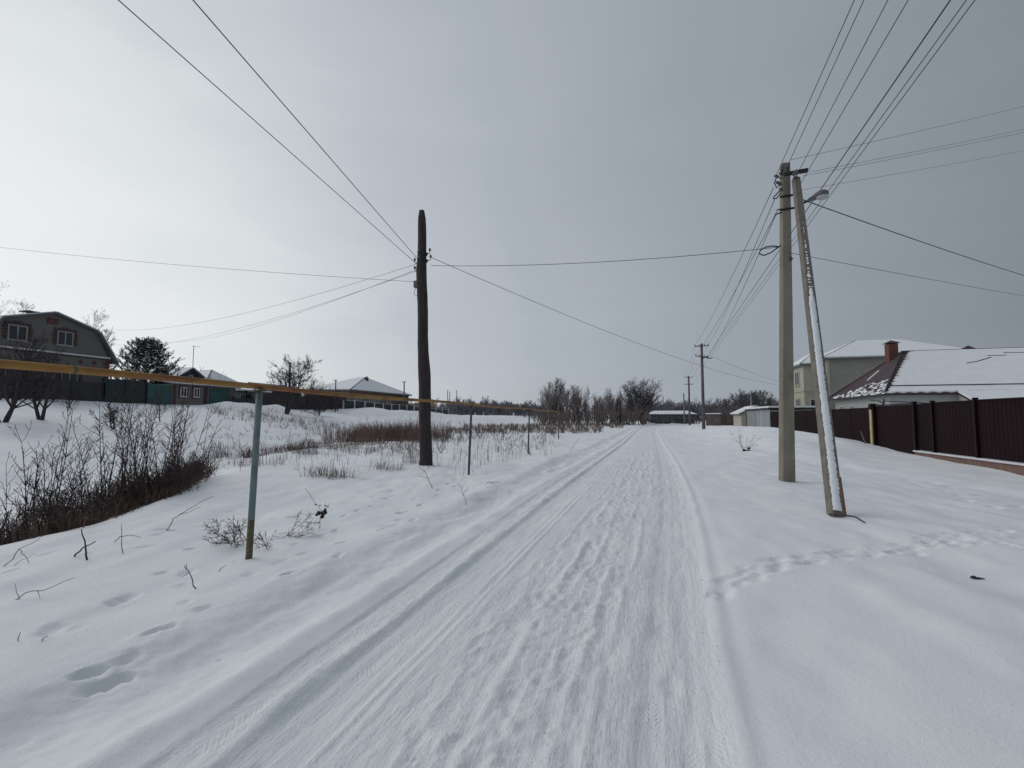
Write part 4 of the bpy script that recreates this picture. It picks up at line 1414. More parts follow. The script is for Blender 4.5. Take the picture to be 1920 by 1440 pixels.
# dark roofed shed behind the garden tree
ya, yb_ = at(508, 725, 0, -56).y, at(570, 725, 0, -56).y
z1 = at(550, 722, 0, -56).z
ds = empty('dark_shed', (-57, (ya + yb_) / 2, hz(-57, 64)), 'long dark shed roof showing behind the garden tree', 'shed')
MB().box(-60, -56.4, ya + .2, yb_ - .2, hz(-57, 64) - .4, z1 - .5).build('wall', DKF, ds)
MB().slab([V(-56, ya, z1 - .6), V(-56, yb_, z1 - .6), V(-60.4, yb_, z1 + .2), V(-60.4, ya, z1 + .2)], -.1, .05).build('roof', DKF, ds)
# hip roofed house behind the white posts
hcx = -60
ya, yb_ = at(655, 745, 0, -54).y, at(766, 745, 0, -54).y
z0 = hz(-54, 95)
ze_ = at(700, 735, 0, -54).z
zr2 = at(708, 712, 0, -59).z
hh = empty('hip_house', (hcx, (ya + yb_) / 2, z0), 'brick house with pointed snowy hip roof left of the wooden pole', 'house')
MB().box(-64, -54, ya, yb_, z0 - .5, ze_ - .02).build('wall', mat('mixed_brick_wall', (.20, .16, .14), .9, .2, 1.5), hh)
MB().obox((-53.97, (ya + yb_) / 2, ze_ - .35), U_, NX, yb_ - ya, .06, .5).build('brick_band', mat('orange_brick', (.20, .11, .075), .9, .2, 2), hh)
hip_roof(hh, -64, -54, ya, yb_, ze_, zr2, 'x', 4.8, 4.8, .6, GREYROOF, inset=.08)
for f in (.12, .32, .42, .62):
    window(hh, (-54, ya + (yb_ - ya) * f, z0 + 2.5), U_, NX, 1.5, 1.3, 1, .14)
cp_ = at(687, 716, 0, -57)
ch = MB().box(cp_.x - .3, cp_.x + .3, cp_.y - .3, cp_.y + .3, ze_ + .5, at(687, 708, 0, -57).z).build('chimney', DKF, hh)
MB().ball(V(cp_.x, cp_.y, at(687, 707, 0, -57).z), .34, .34, .22, 8, 5).build('snow_cap', ROOFSNOW, ch, True)
# yellow roofed booth behind the wooden pole
ya, yb_ = at(768, 760, 0, -49.5).y, at(818, 760, 0, -49.5).y
z0 = hz(-50, 105)
yb0 = empty('yellow_booth', (-50, (ya + yb_) / 2, z0), 'low booth with bright yellow boards showing over the fence behind the wooden pole', 'booth')
zt = at(790, 756, 0, -49.5).z
YEL = mat('yellow_board', (.38, .27, .05), .7, .15, 1)
n = 6
for k in range(n):
    a, b = ya + (yb_ - ya) * k / n, ya + (yb_ - ya) * (k + 1) / n
    MB().box(-49.6, -49.5, a + .06, b - .06, zt - 1.2, zt - (.0 if k % 2 else .18)).build('board', YEL, yb0)
MB().box(-53, -49.62, ya, yb_, z0 - .3, zt - .3).build('body', DKF, yb0)

# ------------------------------------------------------------------ trees and plants


def grow(m_, p, d, L, r, lev, P_, g):
    """one limb and, by recursion, its twigs"""
    n = P_['seg'][lev]
    pts, rad = [Vector(p)], [r]
    d = Vector(d).normalized()
    q = Vector(p)
    last = lev == len(P_['seg']) - 1
    kids = P_['kids'][lev] if not last else 0
    end = P_.get('end', .3)
    ks = sorted(g.uniform(P_['from'][lev], 1.0) for _ in range(kids)) if kids else []
    spots = []
    for i in range(n):
        j = P_['wig'][lev]
        d = (d + Vector((g.gauss(0, j), g.gauss(0, j), g.gauss(0, j) + P_['up'][lev]))).normalized()
        q = q + d * (L / n)
        pts.append(q.copy())
        rad.append(max(P_.get('rmin', .004), r * (1 - (1 - end) * (i + 1) / n)))
        while ks and ks[0] <= (i + 1) / n:
            f = ks.pop(0)
            spots.append((q.copy(), d.copy(), f, rad[-1]))
    m_.tube(pts, rad, 5 if lev == 0 and r > .05 else 3, cap=False)
    for (q_, dd, f, rr) in spots:
        az = g.uniform(0, 2 * math.pi)
        o = dd.orthogonal().normalized()
        b = dd.cross(o)
        an = math.radians(g.uniform(*P_['ang'][lev]))
        nd = dd * math.cos(an) + (o * math.cos(az) + b * math.sin(az)) * math.sin(an)
        grow(m_, q_, nd, L * P_['len'][lev] * g.uniform(.65, 1.15) * (1.15 - .5 * f), min(rr, r * P_['rad'][lev]), lev + 1, P_, g)


TREE = dict(seg=[7, 6, 5, 4, 3], kids=[11, 8, 7, 5], wig=[.06, .12, .16, .2, .22], up=[.05, .06, .05, .03, .02], ang=[(25, 55), (25, 60), (25, 65), (30, 70)], len=[.62, .55, .5, .5],
            rad=[.5, .5, .55, .6], **{'from': [.28, .25, .25, .25]}, rmin=.012)
LIGHT = dict(TREE, seg=[6, 5, 4, 3], kids=[9, 7, 6], rmin=.012)


def bare_tree(pos, h, r, label, P_=TREE, m=None, seed=1, group=None, name='bare_tree', spread=1.0, trunks=1, lean=(0, 0), first=.62):
    g = random.Random(seed)
    pos = Vector(pos)
    root = empty(name, pos, label, 'tree', group)
    t = MB()
    c = MB()
    PP = dict(P_)
    for k in range(trunks):
        a = g.uniform(0, 6.28)
        d = Vector((lean[0] + (.35 * spread * math.cos(a) if trunks > 1 else 0), lean[1] + (.35 * spread * math.sin(a) if trunks > 1 else 0), 1)).normalized()
        # trunk and leader
        n = 8
        q = pos - V(0, 0, .2) + V(math.cos(a), math.sin(a), 0) * (.12 * r * 4 if trunks > 1 else 0)
        pts, rad, ds = [q.copy()], [r], [d.copy()]
        for i in range(n):
            d = (d + Vector((g.gauss(0, .06), g.gauss(0, .06), .04))).normalized()
            q = q + d * (h * .8 / n)
            pts.append(q.copy())
            rad.append(r * (1 - .8 * (i + 1) / n))
            ds.append(d.copy())
        t.tube(pts, rad, 7, cap=False)
        lo = max(1, int(n * .25))
        for i in range(lo, n + 1):
            for _ in range(3 if i < n else 4):
                az = g.uniform(0, 6.28)
                an = math.radians(g.uniform(30, 62)) * spread * (1 if i < n else .5)
                o = ds[i].orthogonal().normalized()
                b = ds[i].cross(o)
                nd = ds[i] * math.cos(an) + (o * math.cos(az) + b * math.sin(az)) * math.sin(an)
                L = h * first * .62 * g.uniform(.7, 1.1) * (1.05 - .55 * i / n)
                grow(c, pts[i], nd, L, max(rad[i] * .55, .02), 0, PP, g)
    t.build('trunk', m or BARK, root, True)
    c.build('crown', m or BARK, root)
    return root


def at_ground(px, zc):
    p = at_depth(px, 782, zc)
    return V(p.x, p.y, hz(p.x, p.y))


T3 = dict(seg=[5, 4, 3], kids=[6, 4], wig=[.05, .07, .09], up=[.07, .07, .05], ang=[(18, 42), (20, 48)], len=[.62, .6], rad=[.55, .6], **{'from': [.18, .15]}, rmin=.012)
T4 = dict(T3, seg=[5, 4, 3, 3], kids=[5, 4, 3], wig=[.05, .07, .09, .10], up=[.06, .06, .05, .03], ang=[(18, 42), (20, 48), (22, 50)], len=[.64, .6, .6], rad=[.55, .55, .6], **{'from': [.2, .18, .15]}, rmin=.010)

# the big bare tree at the end of the road
bare_tree(at_ground(1207, 98), 8.6, .34, 'big wide crowned bare tree at the far end of the road', dict(T4, rmin=.013, kids=[5, 4, 2]), mat('hazed_dark_bark', (.105, .092, .094), .9, .2, 3), 11, spread=.98, trunks=5, first=.72)  # bark colour raised to imitate haze over the distance
# trees behind the gambrel house
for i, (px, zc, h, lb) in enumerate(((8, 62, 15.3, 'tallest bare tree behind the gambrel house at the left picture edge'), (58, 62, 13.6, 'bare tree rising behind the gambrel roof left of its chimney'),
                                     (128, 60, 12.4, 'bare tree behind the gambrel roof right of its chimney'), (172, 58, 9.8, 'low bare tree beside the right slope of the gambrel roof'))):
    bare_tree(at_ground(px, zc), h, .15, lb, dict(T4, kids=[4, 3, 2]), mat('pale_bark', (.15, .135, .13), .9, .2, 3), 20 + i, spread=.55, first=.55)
for i, (px, py, h, r, k, lb) in enumerate(((78, 787, 4.0, .10, 2, 'dark two stemmed bare tree on the snowy bank before the gambrel house'), (4, 792, 4.6, .11, 3, 'dark many stemmed bare tree at the left picture edge before the fence'),
                                            (213, 806, 1.7, .045, 2, 'small spreading bare tree on the snow below the dark green fence'), (300, 792, 2.2, .04, 1, 'slim bare sapling on the snow below the teal fence'),
                                            (130, 766, 1.5, .045, 1, 'little bare sapling close under the dark grey fence'))):
    bare_tree(spot(px, py), h, r, lb, dict(T3, rmin=.006, kids=[4, 3]), BARK, 600 + i, spread=1.0 if i < 2 else 1.35, trunks=k, first=.75)
# garden tree
bare_tree(at_ground(535, 57), 6.6, .2, 'gnarled round bare garden tree before the dark street fence', dict(T4, wig=[.16, .18, .2, .2], kids=[5, 4, 2], rmin=.013), BARK, 31, spread=1.25, trunks=2, first=.85)
for i, (px, zc, h, lb) in enumerate(((598, 62, 2.6, 'low bare bush against the dark fence right of the garden tree'), (470, 62, 2.3, 'low bare bush by the fence left of the garden tree'))):
    bare_tree(at_ground(px, zc), h, .06, lb, T3, TWIG, 41 + i, spread=1.3, trunks=3, name='bare_bush')
# thicket trees left of the big tree: six prototypes, then copies
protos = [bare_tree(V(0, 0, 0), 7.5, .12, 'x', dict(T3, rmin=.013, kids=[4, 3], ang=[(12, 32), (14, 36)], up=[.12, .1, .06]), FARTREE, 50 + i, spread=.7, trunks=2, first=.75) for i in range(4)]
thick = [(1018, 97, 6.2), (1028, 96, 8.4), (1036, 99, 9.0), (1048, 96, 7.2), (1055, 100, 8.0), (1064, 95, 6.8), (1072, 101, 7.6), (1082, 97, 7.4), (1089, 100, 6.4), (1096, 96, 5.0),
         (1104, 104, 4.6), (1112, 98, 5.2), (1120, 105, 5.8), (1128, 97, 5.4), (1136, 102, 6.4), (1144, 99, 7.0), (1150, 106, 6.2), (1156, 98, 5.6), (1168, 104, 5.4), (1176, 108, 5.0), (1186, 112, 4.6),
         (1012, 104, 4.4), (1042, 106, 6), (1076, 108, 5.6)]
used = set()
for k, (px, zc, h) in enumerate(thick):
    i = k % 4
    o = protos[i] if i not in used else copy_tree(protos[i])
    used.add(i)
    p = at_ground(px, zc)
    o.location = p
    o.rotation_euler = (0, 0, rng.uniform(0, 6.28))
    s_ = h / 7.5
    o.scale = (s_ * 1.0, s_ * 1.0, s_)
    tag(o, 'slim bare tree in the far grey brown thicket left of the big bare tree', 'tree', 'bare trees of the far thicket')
# dark trees behind the hut on the right
dk = mat('hazed_far_bark', (.125, .112, .118), .9, .2, 1)  # lightened bark colour stands in for air haze
rp_ = [bare_tree(V(0, 0, 0), 7.0, .16, 'x', dict(T4, rmin=.018, kids=[5, 4, 2]), dk, 70 + i, spread=1.05, trunks=2, first=.85) for i in range(2)]
for k, (px, zc, h) in enumerate(((1345, 118, 5.2), (1358, 122, 6.6), (1372, 118, 5.8), (1388, 116, 7.4), (1400, 122, 8.0), (1414, 118, 8.6), (1428, 116, 8.0), (1440, 120, 7.0), (1454, 122, 6.4), (1470, 120, 6.2), (1334, 124, 4.8))):
    o = rp_[k % 2] if k < 2 else copy_tree(rp_[k % 2])
    o.location = at_ground(px, zc)
    o.rotation_euler = (0, 0, rng.uniform(0, 6.28))
    o.scale = (h / 8.0,) * 3
    tag(o, 'dark bare tree in the clump behind the cream hut', 'tree', 'dark bare trees behind the hut')

# snow dusted pine behind the green fence
pb = at_ground(270, 53)
pine = empty('pine_tree', pb, 'dark pine dusted with snow behind the green fence', 'tree')
g = random.Random(5)
PINE = mat('pine_needles', (.030, .040, .032), .8, .4, 2, (.05, .045, .04))
tr = MB().tube([pb - V(0, 0, .3), pb + V(0, 0, 3), pb + V(.05, 0, 7.0)], [.16, .11, .03], 7).build('trunk', BARK, pine, True)
needles, limbs, flakes = MB(), MB(), MB()


def finger(p, d, L, rr):
    d = d.normalized()
    o = d.orthogonal().normalized()
    b = d.cross(o)
    n = 34
    for k in range(n):
        f = k / n
        a = k * 2.4
        base = p + d * (L * f)
        dirv = (o * math.cos(a) + b * math.sin(a)) * 1.0 + d * .75
        tip = base + dirv.normalized() * rr * g.uniform(.8, 1.2)
        sd = d.cross(dirv).normalized() * .026
        o_ = len(needles.v)
        needles.v += [tuple(base - sd), tuple(base + sd), tuple(tip)]
        needles.f.append((o_, o_ + 1, o_ + 2))


for k in range(120):
    z = .5 + 6.2 * (k / 120) ** .85
    R_ = 3.8 * (1 - (z / 7.15) ** 1.9) * g.uniform(.75, 1.05) + .25
    a = k * 2.399 + g.uniform(-.3, .3)
    p0 = pb + V(.01, 0, z)
    d = V(math.cos(a), math.sin(a), .12)
    p1 = p0 + d * R_ * .6
    p2 = p1 + V(math.cos(a) * .4, math.sin(a) * .4, .35) * R_
    limbs.tube([p0, p1, p1.lerp(p2, .8)], [.03, .02, .008], 3, cap=False)
    for j in range(13):
        f = g.uniform(.25, 1)
        q = p0.lerp(p1, f * 1.5) if f < .66 else p1.lerp(p2, (f - .66) * 3)
        dd = V(math.cos(a) * .5 + g.gauss(0, .45), math.sin(a) * .5 + g.gauss(0, .45), .85)
        finger(q, dd, g.uniform(.4, .75), .15)
        if g.random() < .55:
            e = q + dd.normalized() * .15
            flakes.ball(e, .12, .12, .06, 5, 3, .2)
finger(pb + V(.05, 0, 6.4), V(0, 0, 1), .9, .16)
limbs.build('branches', BARK, pine)
needles.build('needles', PINE, pine)
flakes.build('snow_clumps', ROOFSNOW, pine, True)

# far tree lines that read as one mass


def mass(px0, px1, zc0, zc1, n, h0, h1, m, name, label, seed, rmin=.03, spread=1.0):
    g = random.Random(seed)
    mb_ = MB()
    PP = dict(T3, rmin=rmin, kids=[5, 3], up=[.12, .1, .06])
    for k in range(n):
        px, zc = g.uniform(px0, px1), g.uniform(zc0, zc1)
        p = at_depth(px, 782, zc)
        p.z = hz(p.x, p.y) - .1
        h = g.uniform(h0, h1)
        for s_ in range(3):
            d = V(g.gauss(0, .22 * spread), g.gauss(0, .22 * spread), 1)
            grow(mb_, p, d, h * g.uniform(.6, 1), rmin * 2.2, 0, PP, g)
    return stuffify(mb_.build(name, m), label, 'trees')


PALEFAR = mat('hazed_far_trees', (.15, .15, .165), .9, .15, .3)  # faded blue grey: haze painted into the tree colour, no haze volume
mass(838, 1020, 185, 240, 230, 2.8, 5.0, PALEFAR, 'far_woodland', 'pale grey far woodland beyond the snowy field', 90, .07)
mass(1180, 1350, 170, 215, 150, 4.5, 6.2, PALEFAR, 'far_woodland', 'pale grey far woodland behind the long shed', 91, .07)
mass(1005, 1210, 86, 112, 150, 1.4, 3.3, mat('thicket_brown', (.15, .118, .11), .9, .25, 1), 'thicket_undergrowth', 'brown undergrowth of the far thicket beside the road', 92, .022, 1.3)
mass(1215, 1330, 104, 112, 40, .7, 1.3, TWIG, 'hedge_undergrowth', 'low twiggy growth in front of the long shed', 93, .02, 1.5)
mass(1330, 1500, 104, 128, 60, 2.4, 3.8, dk, 'far_woodland', 'dark low woodland behind the hut and garage', 94, .03)
mass(560, 640, 70, 84, 45, 1.8, 3.0, TWIG, 'garden_undergrowth', 'bare bushes behind the dark fence beside the garden tree', 95, .025, 1.2)
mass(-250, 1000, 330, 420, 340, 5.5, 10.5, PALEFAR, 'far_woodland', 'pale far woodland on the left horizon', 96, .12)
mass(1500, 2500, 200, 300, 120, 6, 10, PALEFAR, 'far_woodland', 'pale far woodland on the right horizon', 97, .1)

# ------------------------------------------------------------------ gully shrubs
SH = dict(seg=[9, 4, 3], kids=[13, 2], wig=[.035, .08, .12], up=[.03, .08, .05], ang=[(24, 58), (25, 50)], len=[.19, .45], rad=[.5, .6], **{'from': [.15, .2]}, rmin=.0035, end=.22)
SH1 = dict(SH, seg=[7, 4], kids=[9], wig=[.07, .12], up=[.03, .06], ang=[(25, 50)], len=[.26], rad=[.55], **{'from': [.15]})


def shrub(px, zc, h, n, label, seed, P_=SH, m=None, fan=.16, r=.016, name='bare_shrub', group=None, base=.12, pos=None):
    g = random.Random(seed)
    p = pos if pos is not None else at_ground(px, zc)
    c = MB()
    for k in range(n):
        a = g.uniform(0, 6.28)
        q = p + V(math.cos(a), math.sin(a), 0) * base * g.random() - V(0, 0, .1)
        d = V(math.cos(a) * fan * g.uniform(.3, 1.6), math.sin(a) * fan * g.uniform(.3, 1.6), 1)
        grow(c, q, d, h * g.uniform(.6, 1.05), r * g.uniform(.75, 1.2), 0, P_, g)
    return c.thing(name, m or TWIG, label, 'shrub', group, loc=p)


gul = [(72, 8.2, 2.5, 5, 'forked sapling rising from the dark hollow near the left edge', .35), (20, 8.6, 1.9, 6, 'spreading shrub at the left picture edge of the hollow', .5),
       (110, 9.0, 1.9, 3, 'slim sapling right of the forked one in the hollow', .2), (195, 10.2, 2.35, 5, 'tall upright shrub left of the middle of the hollow', .13),
       (235, 9.8, 2.5, 6, 'dense tall shrub in the middle of the hollow', .12), (262, 10.2, 2.6, 5, 'tallest straight shrub right of the hollow middle', .1),
       (295, 10.0, 2.1, 6, 'fan shaped shrub right of the tallest one in the hollow', .25), (322, 10.6, 2.7, 5, 'tall branching sapling at the right of the hollow', .22),
       (355, 11.2, 1.7, 5, 'low leaning shrub at the right rim of the hollow', .5), (170, 9.6, 1.6, 5, 'short shrub between forked and tall shrubs in the hollow', .3),
       (48, 7.6, 1.3, 6, 'low dark shrub at the rim beside the left edge', .5), (140, 8.6, 1.2, 6, 'low tangled shrub at the near rim of the hollow', .5)]
for i, (px, zc, h, n, lb, fan) in enumerate(gul):
    shrub(px, zc, h * 1.05, n + 2, lb, 200 + i, fan=fan, r=.014, base=.3)


def tangle(name, label, n, pick, h0, h1, m, seed, P_=SH1, fan=.5, r=.006, cat='undergrowth'):
    g = random.Random(seed)
    c = MB()
    for k in range(n):
        x, y = pick(g)
        p = V(x, y, hz(x, y) - .05)
        for s_ in range(g.choice((2, 3, 4))):
            grow(c, p, V(g.gauss(0, fan), g.gauss(0, fan), 1), g.uniform(h0, h1), r * g.uniform(.7, 1.3), 0, P_, g)
    return stuffify(c.build(name, m), label, cat)


def strip(px0, px1, z0f, z1f):
    def f(g):
        px = g.uniform(px0, px1)
        zc = g.uniform(z0f(px), z1f(px))
        p = at_depth(px, 782, zc)
        return p.x, p.y
    return f


def left_of_pipe(pick):
    def f(g):
        while True:
            x, y = pick(g)
            if x < pipe_x(y) + .3: return x, y
    return f


rim = lambda px: float(np.interp(px, [-120, 0, 150, 240, 330, 400], [5.6, 6.0, 6.9, 7.9, 9.3, 11.2]))
tangle('hollow_undergrowth', 'dark tangled brambles filling the hollow left of the pipe', 400, strip(-140, 385, lambda p: rim(p) + .5, lambda p: rim(p) + 2.8), .3, .8, mat('bramble', (.082, .055, .050), .9, .3, 4), 301)
tangle('hollow_brambles', 'reddish low brambles at the right end of the hollow', 150, strip(230, 400, lambda p: rim(p) + .6, lambda p: rim(p) + 2.8), .3, .75, REDTWIG, 302)


def blades(name, label, n, pick, h0, h1, m, seed, w=.006, lean=.35, per=9, cat='grass', thing=None):
    """stems of dry grass: bent two-piece blades"""
    g = random.Random(seed)
    c = MB()
    for k in range(n):
        x, y = pick(g)
        z = hz(x, y) - .03
        la = g.uniform(0, 6.28)
        for s_ in range(per):
            bx, by = x + g.gauss(0, .10), y + g.gauss(0, .10)
            h = g.uniform(h0, h1)
            a = la + g.gauss(0, .9)
            ln = abs(g.gauss(0, lean))
            p0 = V(bx, by, z)
            p1 = p0 + V(math.cos(a) * ln * h * .4, math.sin(a) * ln * h * .4, h * .6)
            p2 = p1 + V(math.cos(a) * ln * h * .9, math.sin(a) * ln * h * .9, h * .4 * (1 - min(.9, ln)))
            sd = V(-math.sin(a + g.uniform(-1, 1)), math.cos(a), 0) * w
            o = len(c.v)
            c.v += [tuple(p0 - sd), tuple(p0 + sd), tuple(p1 + sd * .8), tuple(p1 - sd * .8), tuple(p2)]
            c.f += [(o, o + 1, o + 2, o + 3), (o + 3, o + 2, o + 4)]
    if thing:
        ob = c.build(name, m)
        tag(ob, label, cat)
        return ob
    return stuffify(c.build(name, m), label, cat)


def ell(px, py, rx, ry):
    """scatter in an ellipse on the ground round a point of the place"""
    c = spot(px, py)

    def f(g):
        a, r_ = g.uniform(0, 6.28), math.sqrt(g.random())
        return c.x + rx * r_ * math.cos(a), c.y + ry * r_ * math.sin(a)
    return f


REED = mat('red_brown_reed', (.205, .135, .117), .9, .3, 1.2, (.145, .098, .088))
# reddish growth in front of the white post fence
def bed(g):
    while True:
        px, zc = g.gauss(730, 62), g.gauss(35.5, 3.4)
        if 608 < px < 850 and 28 < zc < 44:
            p = at_depth(px, 782, zc)
            if vn(np.array([p.x / 1.3]), np.array([p.y / 1.3]), 77)[0] > g.uniform(-.5, .25): return p.x, p.y


blades('reed_bed', 'reddish brown bed of dry reeds across the hollow left of the wooden pole', 560, bed, .5, 1.55, REED, 401, .009, .22, 8)
tangle('reed_shrubs', 'reddish bare shrubs standing among the dry reeds', 120, bed, .5, 1.7, REDTWIG, 402, fan=.35, r=.013)
blades('field_grass', 'dry brown grass band in the middle distance of the field', 420, strip(840, 1130, lambda p: 46, lambda p: 66), .3, .8, DRY, 403, .014, .3, 8)
blades('field_grass', 'dry grass stubble poking through snow before the thicket', 260, strip(870, 1170, lambda p: 66, lambda p: 88), .4, .9, DRY, 404, .02, .3, 8)
blades('bank_grass', 'grey brown weeds along the snowy bank of the left street', 360, strip(390, 640, lambda p: 40, lambda p: 51), .25, .75, TWIG, 405, .008, .6, 4)
blades('hollow_grass', 'dry grass on the far side of the hollow behind the teal post', 260, strip(380, 600, lambda p: 20, lambda p: 26), .2, .65, TWIG, 406, .006, .6, 5)
blades('hollow_grass', 'dry grass rows between teal post and wooden pole', 330, strip(540, 790, lambda p: 19, lambda p: 32), .15, .5, DRY, 407, .005, .9, 7)
blades('verge_weeds', 'sparse weeds in the snow right of the wooden pole', 90, strip(800, 1040, lambda p: 16, lambda p: 40), .2, .75, TWIG, 408, .005, .35, 4)
for i, (px, py, rx, ry, n, lb, hh_, ln_) in enumerate(((600, 893, .5, .3, 15, 'drooping dry grass tuft on snow nearest the near teal post, left of the wooden pole', .5, 1.1), (640, 897, .35, .25, 10, 'small drooping grass tuft just right of a larger one, left of the wooden pole', .45, 1.2),
                                                 (712, 880, .7, .3, 12, 'matted dry grass tuft in snow left of the wooden pole foot', .4, 1.3), (480, 872, .9, .5, 16, 'pale dry grass clump behind the near teal post', .6, .6),
                                                 (776, 868, .3, .2, 10, 'upright dry grass clump at the foot of the wooden pole', .75, .35))):
    blades('grass_tuft', lb, n, ell(px, py, rx, ry), hh_ * .5, hh_, DRY if i != 2 else TWIG, 420 + i, .0045, ln_, 9, 'grass tuft', thing=True)

blades('field_weeds', 'sparse thin dead weeds standing through the snow of the left field', 800, left_of_pipe(strip(400, 1060, lambda p: 13, lambda p: 60)), .12, .6, TWIG, 430, .0045, .45, 3)
tangle('field_brush', 'low scattered twiggy brush in the snow of the left field', 330, left_of_pipe(strip(430, 1040, lambda p: 20, lambda p: 58)), .25, .7, REDTWIG, 431, fan=.6, r=.008)
blades('hollow_floor_grass', 'brown dead grass matted over the floor of the hollow', 420, strip(-140, 370, lambda p: rim(p) + .2, lambda p: rim(p) + 2.4), .15, .5, mat('dead_grass', (.11, .074, .058), .9, .3, 3), 303, .006, .8, 6)
# shrubs and twigs in the near snow
BUSHP = dict(SH1, seg=[6, 4, 3], kids=[12, 6], wig=[.14, .2, .25], up=[.0, .02, .02], ang=[(30, 60), (30, 70)], len=[.45, .4], rad=[.6, .7], **{'from': [.2, .2]}, rmin=.0022)
p = spot(470, 1030)
shrub(0, 0, .55, 9, 'low bushy shrub with seed heads at the foot of the near teal post', 501, BUSHP, TWIG, fan=1.3, r=.006, pos=p + V(-.05, .3, 0), name='low_shrub', base=.35)

def crook(P_):
    out = [P_[0]]
    for a, b in zip(P_, P_[1:]):
        L = (b - a).length
        for k in range(1, 5):
            p = a.lerp(b, k / 4)
            out.append(p + V(rng.gauss(0, 1), rng.gauss(0, 1), rng.gauss(0, 1)) * L * (.035 if k < 4 else 0))
    return out


def twig(pts, r, label, name='twig', fork=None, m=None):
    """pts: picture points; the first lies on the snow, later ones stand above it at the same distance"""
    b = spot(*pts[0])
    depth = (b - V(0, 0, EYE)).dot(Vector(_FW))
    P_ = crook([b - V(0, 0, .04)] + [at_depth(px, py, depth * (1 + k_)) for px, py, k_ in pts[1:]])
    r *= .68
    mb_ = MB().tube(P_, [r * (1 - .55 * i / max(1, len(P_) - 1)) for i in range(len(P_))], 5)
    for fk in (fork or []):
        Q = crook([at_depth(px, py, depth * (1 + k_)) for px, py, k_ in fk])
        mb_.tube(Q, [r * (.7 - .4 * i / (len(Q) - 1)) for i in range(len(Q))], 4)
    return mb_.thing(name, m or BARK, label, 'twig', loc=b)


twig([(163, 1052), (160, 1025, .0), (153, 992, .0)], .016, 'thick dark stick standing in the near snow at left', 'stick')
twig([(134, 1044), (155, 1027, -.002), (180, 1015, .01)], .015, 'thick dark stick crossing the upright one in the near snow', 'stick')
twig([(229, 1038), (228, 1010, 0), (228, 983, 0)], .007, 'thin straight stalk upright in snow right of the crossed sticks', 'stalk')
twig([(207, 1018), (225, 1006, 0), (245, 1003, .0), (265, 1008, -.0)], .008, 'thin bowed twig over the straight stalk', 'twig')
twig([(372, 1106), (358, 1080, 0), (345, 1060, .01)], .008, 'small forked twig in snow below the teal post', 'twig', [[(355, 1073, 0), (342, 1082, 0)], [(350, 1066, .0), (349, 1057, 0)]])
twig([(405, 1074), (414, 1066, 0), (423, 1060, 0)], .006, 'tiny twig in snow just left of the teal post foot', 'twig')
twig([(308, 995), (325, 972, 0), (352, 955, .03), (400, 930, .12)], .009, 'leaning dry branch at the right rim of the hollow', 'fallen_branch', [[(310, 994, 0), (330, 992, 0)], [(335, 965, .02), (378, 951, .06)]])
twig([(0, 1062), (35, 1030, 0), (75, 1010, .04)], .007, 'thin bowed twig at the left picture edge below the hollow', 'twig', [[(35, 1030, 0), (50, 1045, 0), (62, 1075, 0)], [(0, 1078, 0), (40, 1050, .0), (68, 1037, .03)]])
twig([(5, 1130), (60, 1108, 0), (140, 1083, .03)], .006, 'long thin straight twig lying across snow at far left', 'twig', [[(36, 1127, 0), (28, 1094, 0)], [(70, 1107, 0), (76, 1122, 0)]])
twig([(30, 1208), (34, 1196, 0), (39, 1185, 0)], .005, 'tiny upright stem at lower left, leftmost of two', 'stalk')
twig([(73, 1206), (80, 1198, 0), (90, 1192, 0)], .005, 'tiny slanting stem at lower left, right one of two', 'stalk')
burr = twig([(597, 991), (600, 975, 0), (604, 962, 0), (586, 935, .0), (572, 915, 0)], .007, 'burr weed with dark seed heads on bare snow between the posts', 'burr_weed',
     [[(603, 963, 0), (612, 940, 0)], [(604, 962, 0), (622, 940, 0)]])
bb = spot(597, 991)
dpt = (bb - V(0, 0, EYE)).dot(Vector(_FW))
mb = MB()
for px, py, r in ((598, 962, .035), (607, 962, .04), (604, 969, .03), (594, 965, .022), (610, 956, .02), (600, 948, .012), (610, 948, .012), (592, 946, .012), (615, 950, .012)):
    mb.ball(at_depth(px, py, dpt), r, r, r * .85, 7, 5, .3)
mb.build('seed_heads', mat('dark_burr', (.03, .022, .022), .9, .3, 30), burr)
twig([(812, 916), (803, 898, 0), (795, 880, .01)], .012, 'leaning twig in snow below the wooden pole', 'twig', [[(800, 895, 0), (785, 893, 0)], [(797, 885, 0), (787, 877, 0)]])
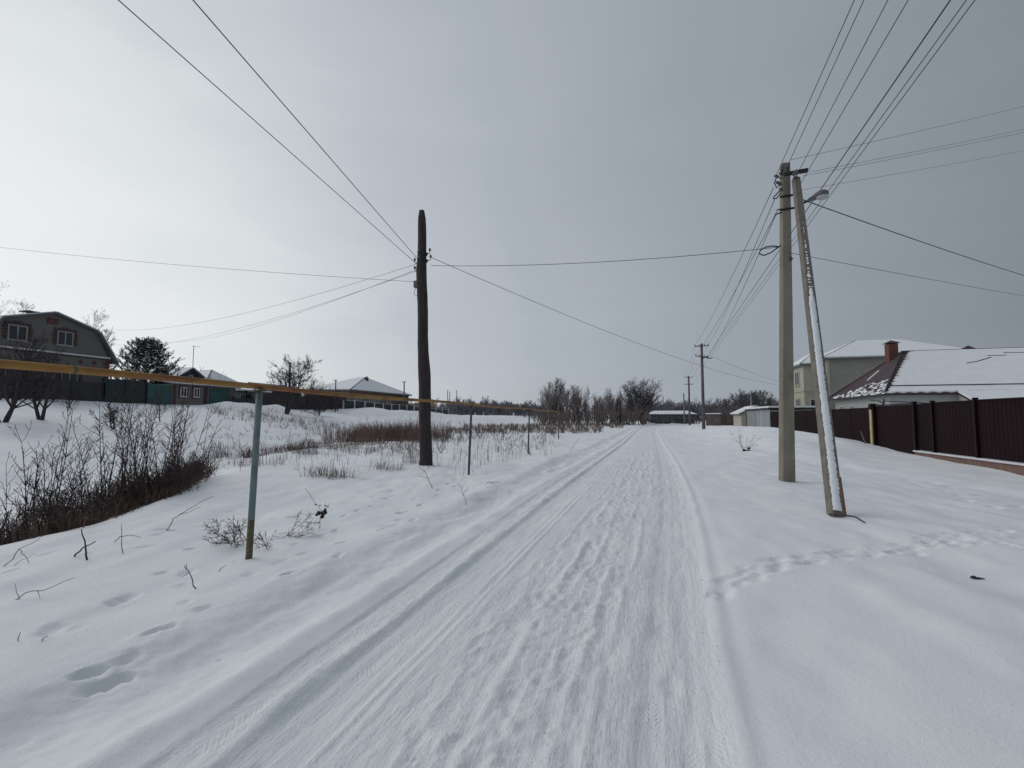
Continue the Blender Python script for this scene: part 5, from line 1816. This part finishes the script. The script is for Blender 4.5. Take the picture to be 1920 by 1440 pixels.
twig([(876, 947), (868, 925, 0), (862, 905, .0)], .006, 'feathery weed stem on snow below the second pipe post', 'weed_stem', [[(870, 930, 0), (856, 915, 0)], [(869, 927, 0), (878, 908, 0)], [(865, 915, 0), (857, 905, 0)], [(866, 918, 0), (872, 903, 0)]])
twig([(905, 910), (915, 903, 0), (926, 907, 0)], .008, 'bent twig lying on snow beside the second pipe post', 'twig')
twig([(1067, 848), (1076, 835, 0), (1086, 823, 0)], .012, 'slanting weed on the bank beside the fourth pipe post', 'weed_stem')
twig([(952, 852), (958, 838, 0), (960, 826, 0)], .014, 'small branching twig on the snow left of the third pipe post', 'twig', [[(956, 845, 0), (945, 832, 0)], [(957, 842, 0), (968, 833, 0)]])
twig([(820, 812), (822, 818, 0)], .01, 'stub of a stem in the snow right of the wooden pole', 'stub') if False else None
shrub(0, 0, 1.0, 7, 'thin bare shrub on the snow mound left of the concrete pole', 511, SH1, TWIG, fan=.75, r=.009, pos=spot(1397, 845), name='roadside_shrub')
mb = MB()
p = spot(1398, 846)
for k in range(6): mb.ball(p + V(rng.uniform(-.12, .25), rng.uniform(-.05, .1), rng.uniform(.0, .12)), .07, .06, .05, 6, 4, .3)
mb.thing('leaf_clump', mat('dark_leaf', (.03, .024, .024), .9, .3, 20), 'dark clump of dead leaves at the foot of the roadside shrub', 'leaves', loc=p)
# heap of brush at the second post
p = spot(884, 822)
shrub(0, 0, 1.6, 16, 'dark heap of cut brush behind the second pipe post', 521, SH1, REDTWIG, fan=.9, r=.02, pos=p, name='brush_heap', base=.7)
shrub(0, 0, .9, 10, 'small dark brush clump right of the brush heap', 522, SH1, REDTWIG, fan=.8, r=.016, pos=spot(940, 828), name='brush_clump', base=.4)
# dark lump in the right-hand snow
p = spot(1826, 1087)
MB().ball(p + V(0, 0, .005), .026, .02, .022, 8, 6, .25).tube([p + V(.015, 0, .006), p + V(.05, .01, .006), p + V(.10, .02, .0)], [.014, .010, .005], 6).thing('dark_clod', CABLE, 'small dark clod lying alone in the smooth snow at right', 'clod', loc=p)
print('tris', sum(len(m.polygons) for m in bpy.data.meshes))
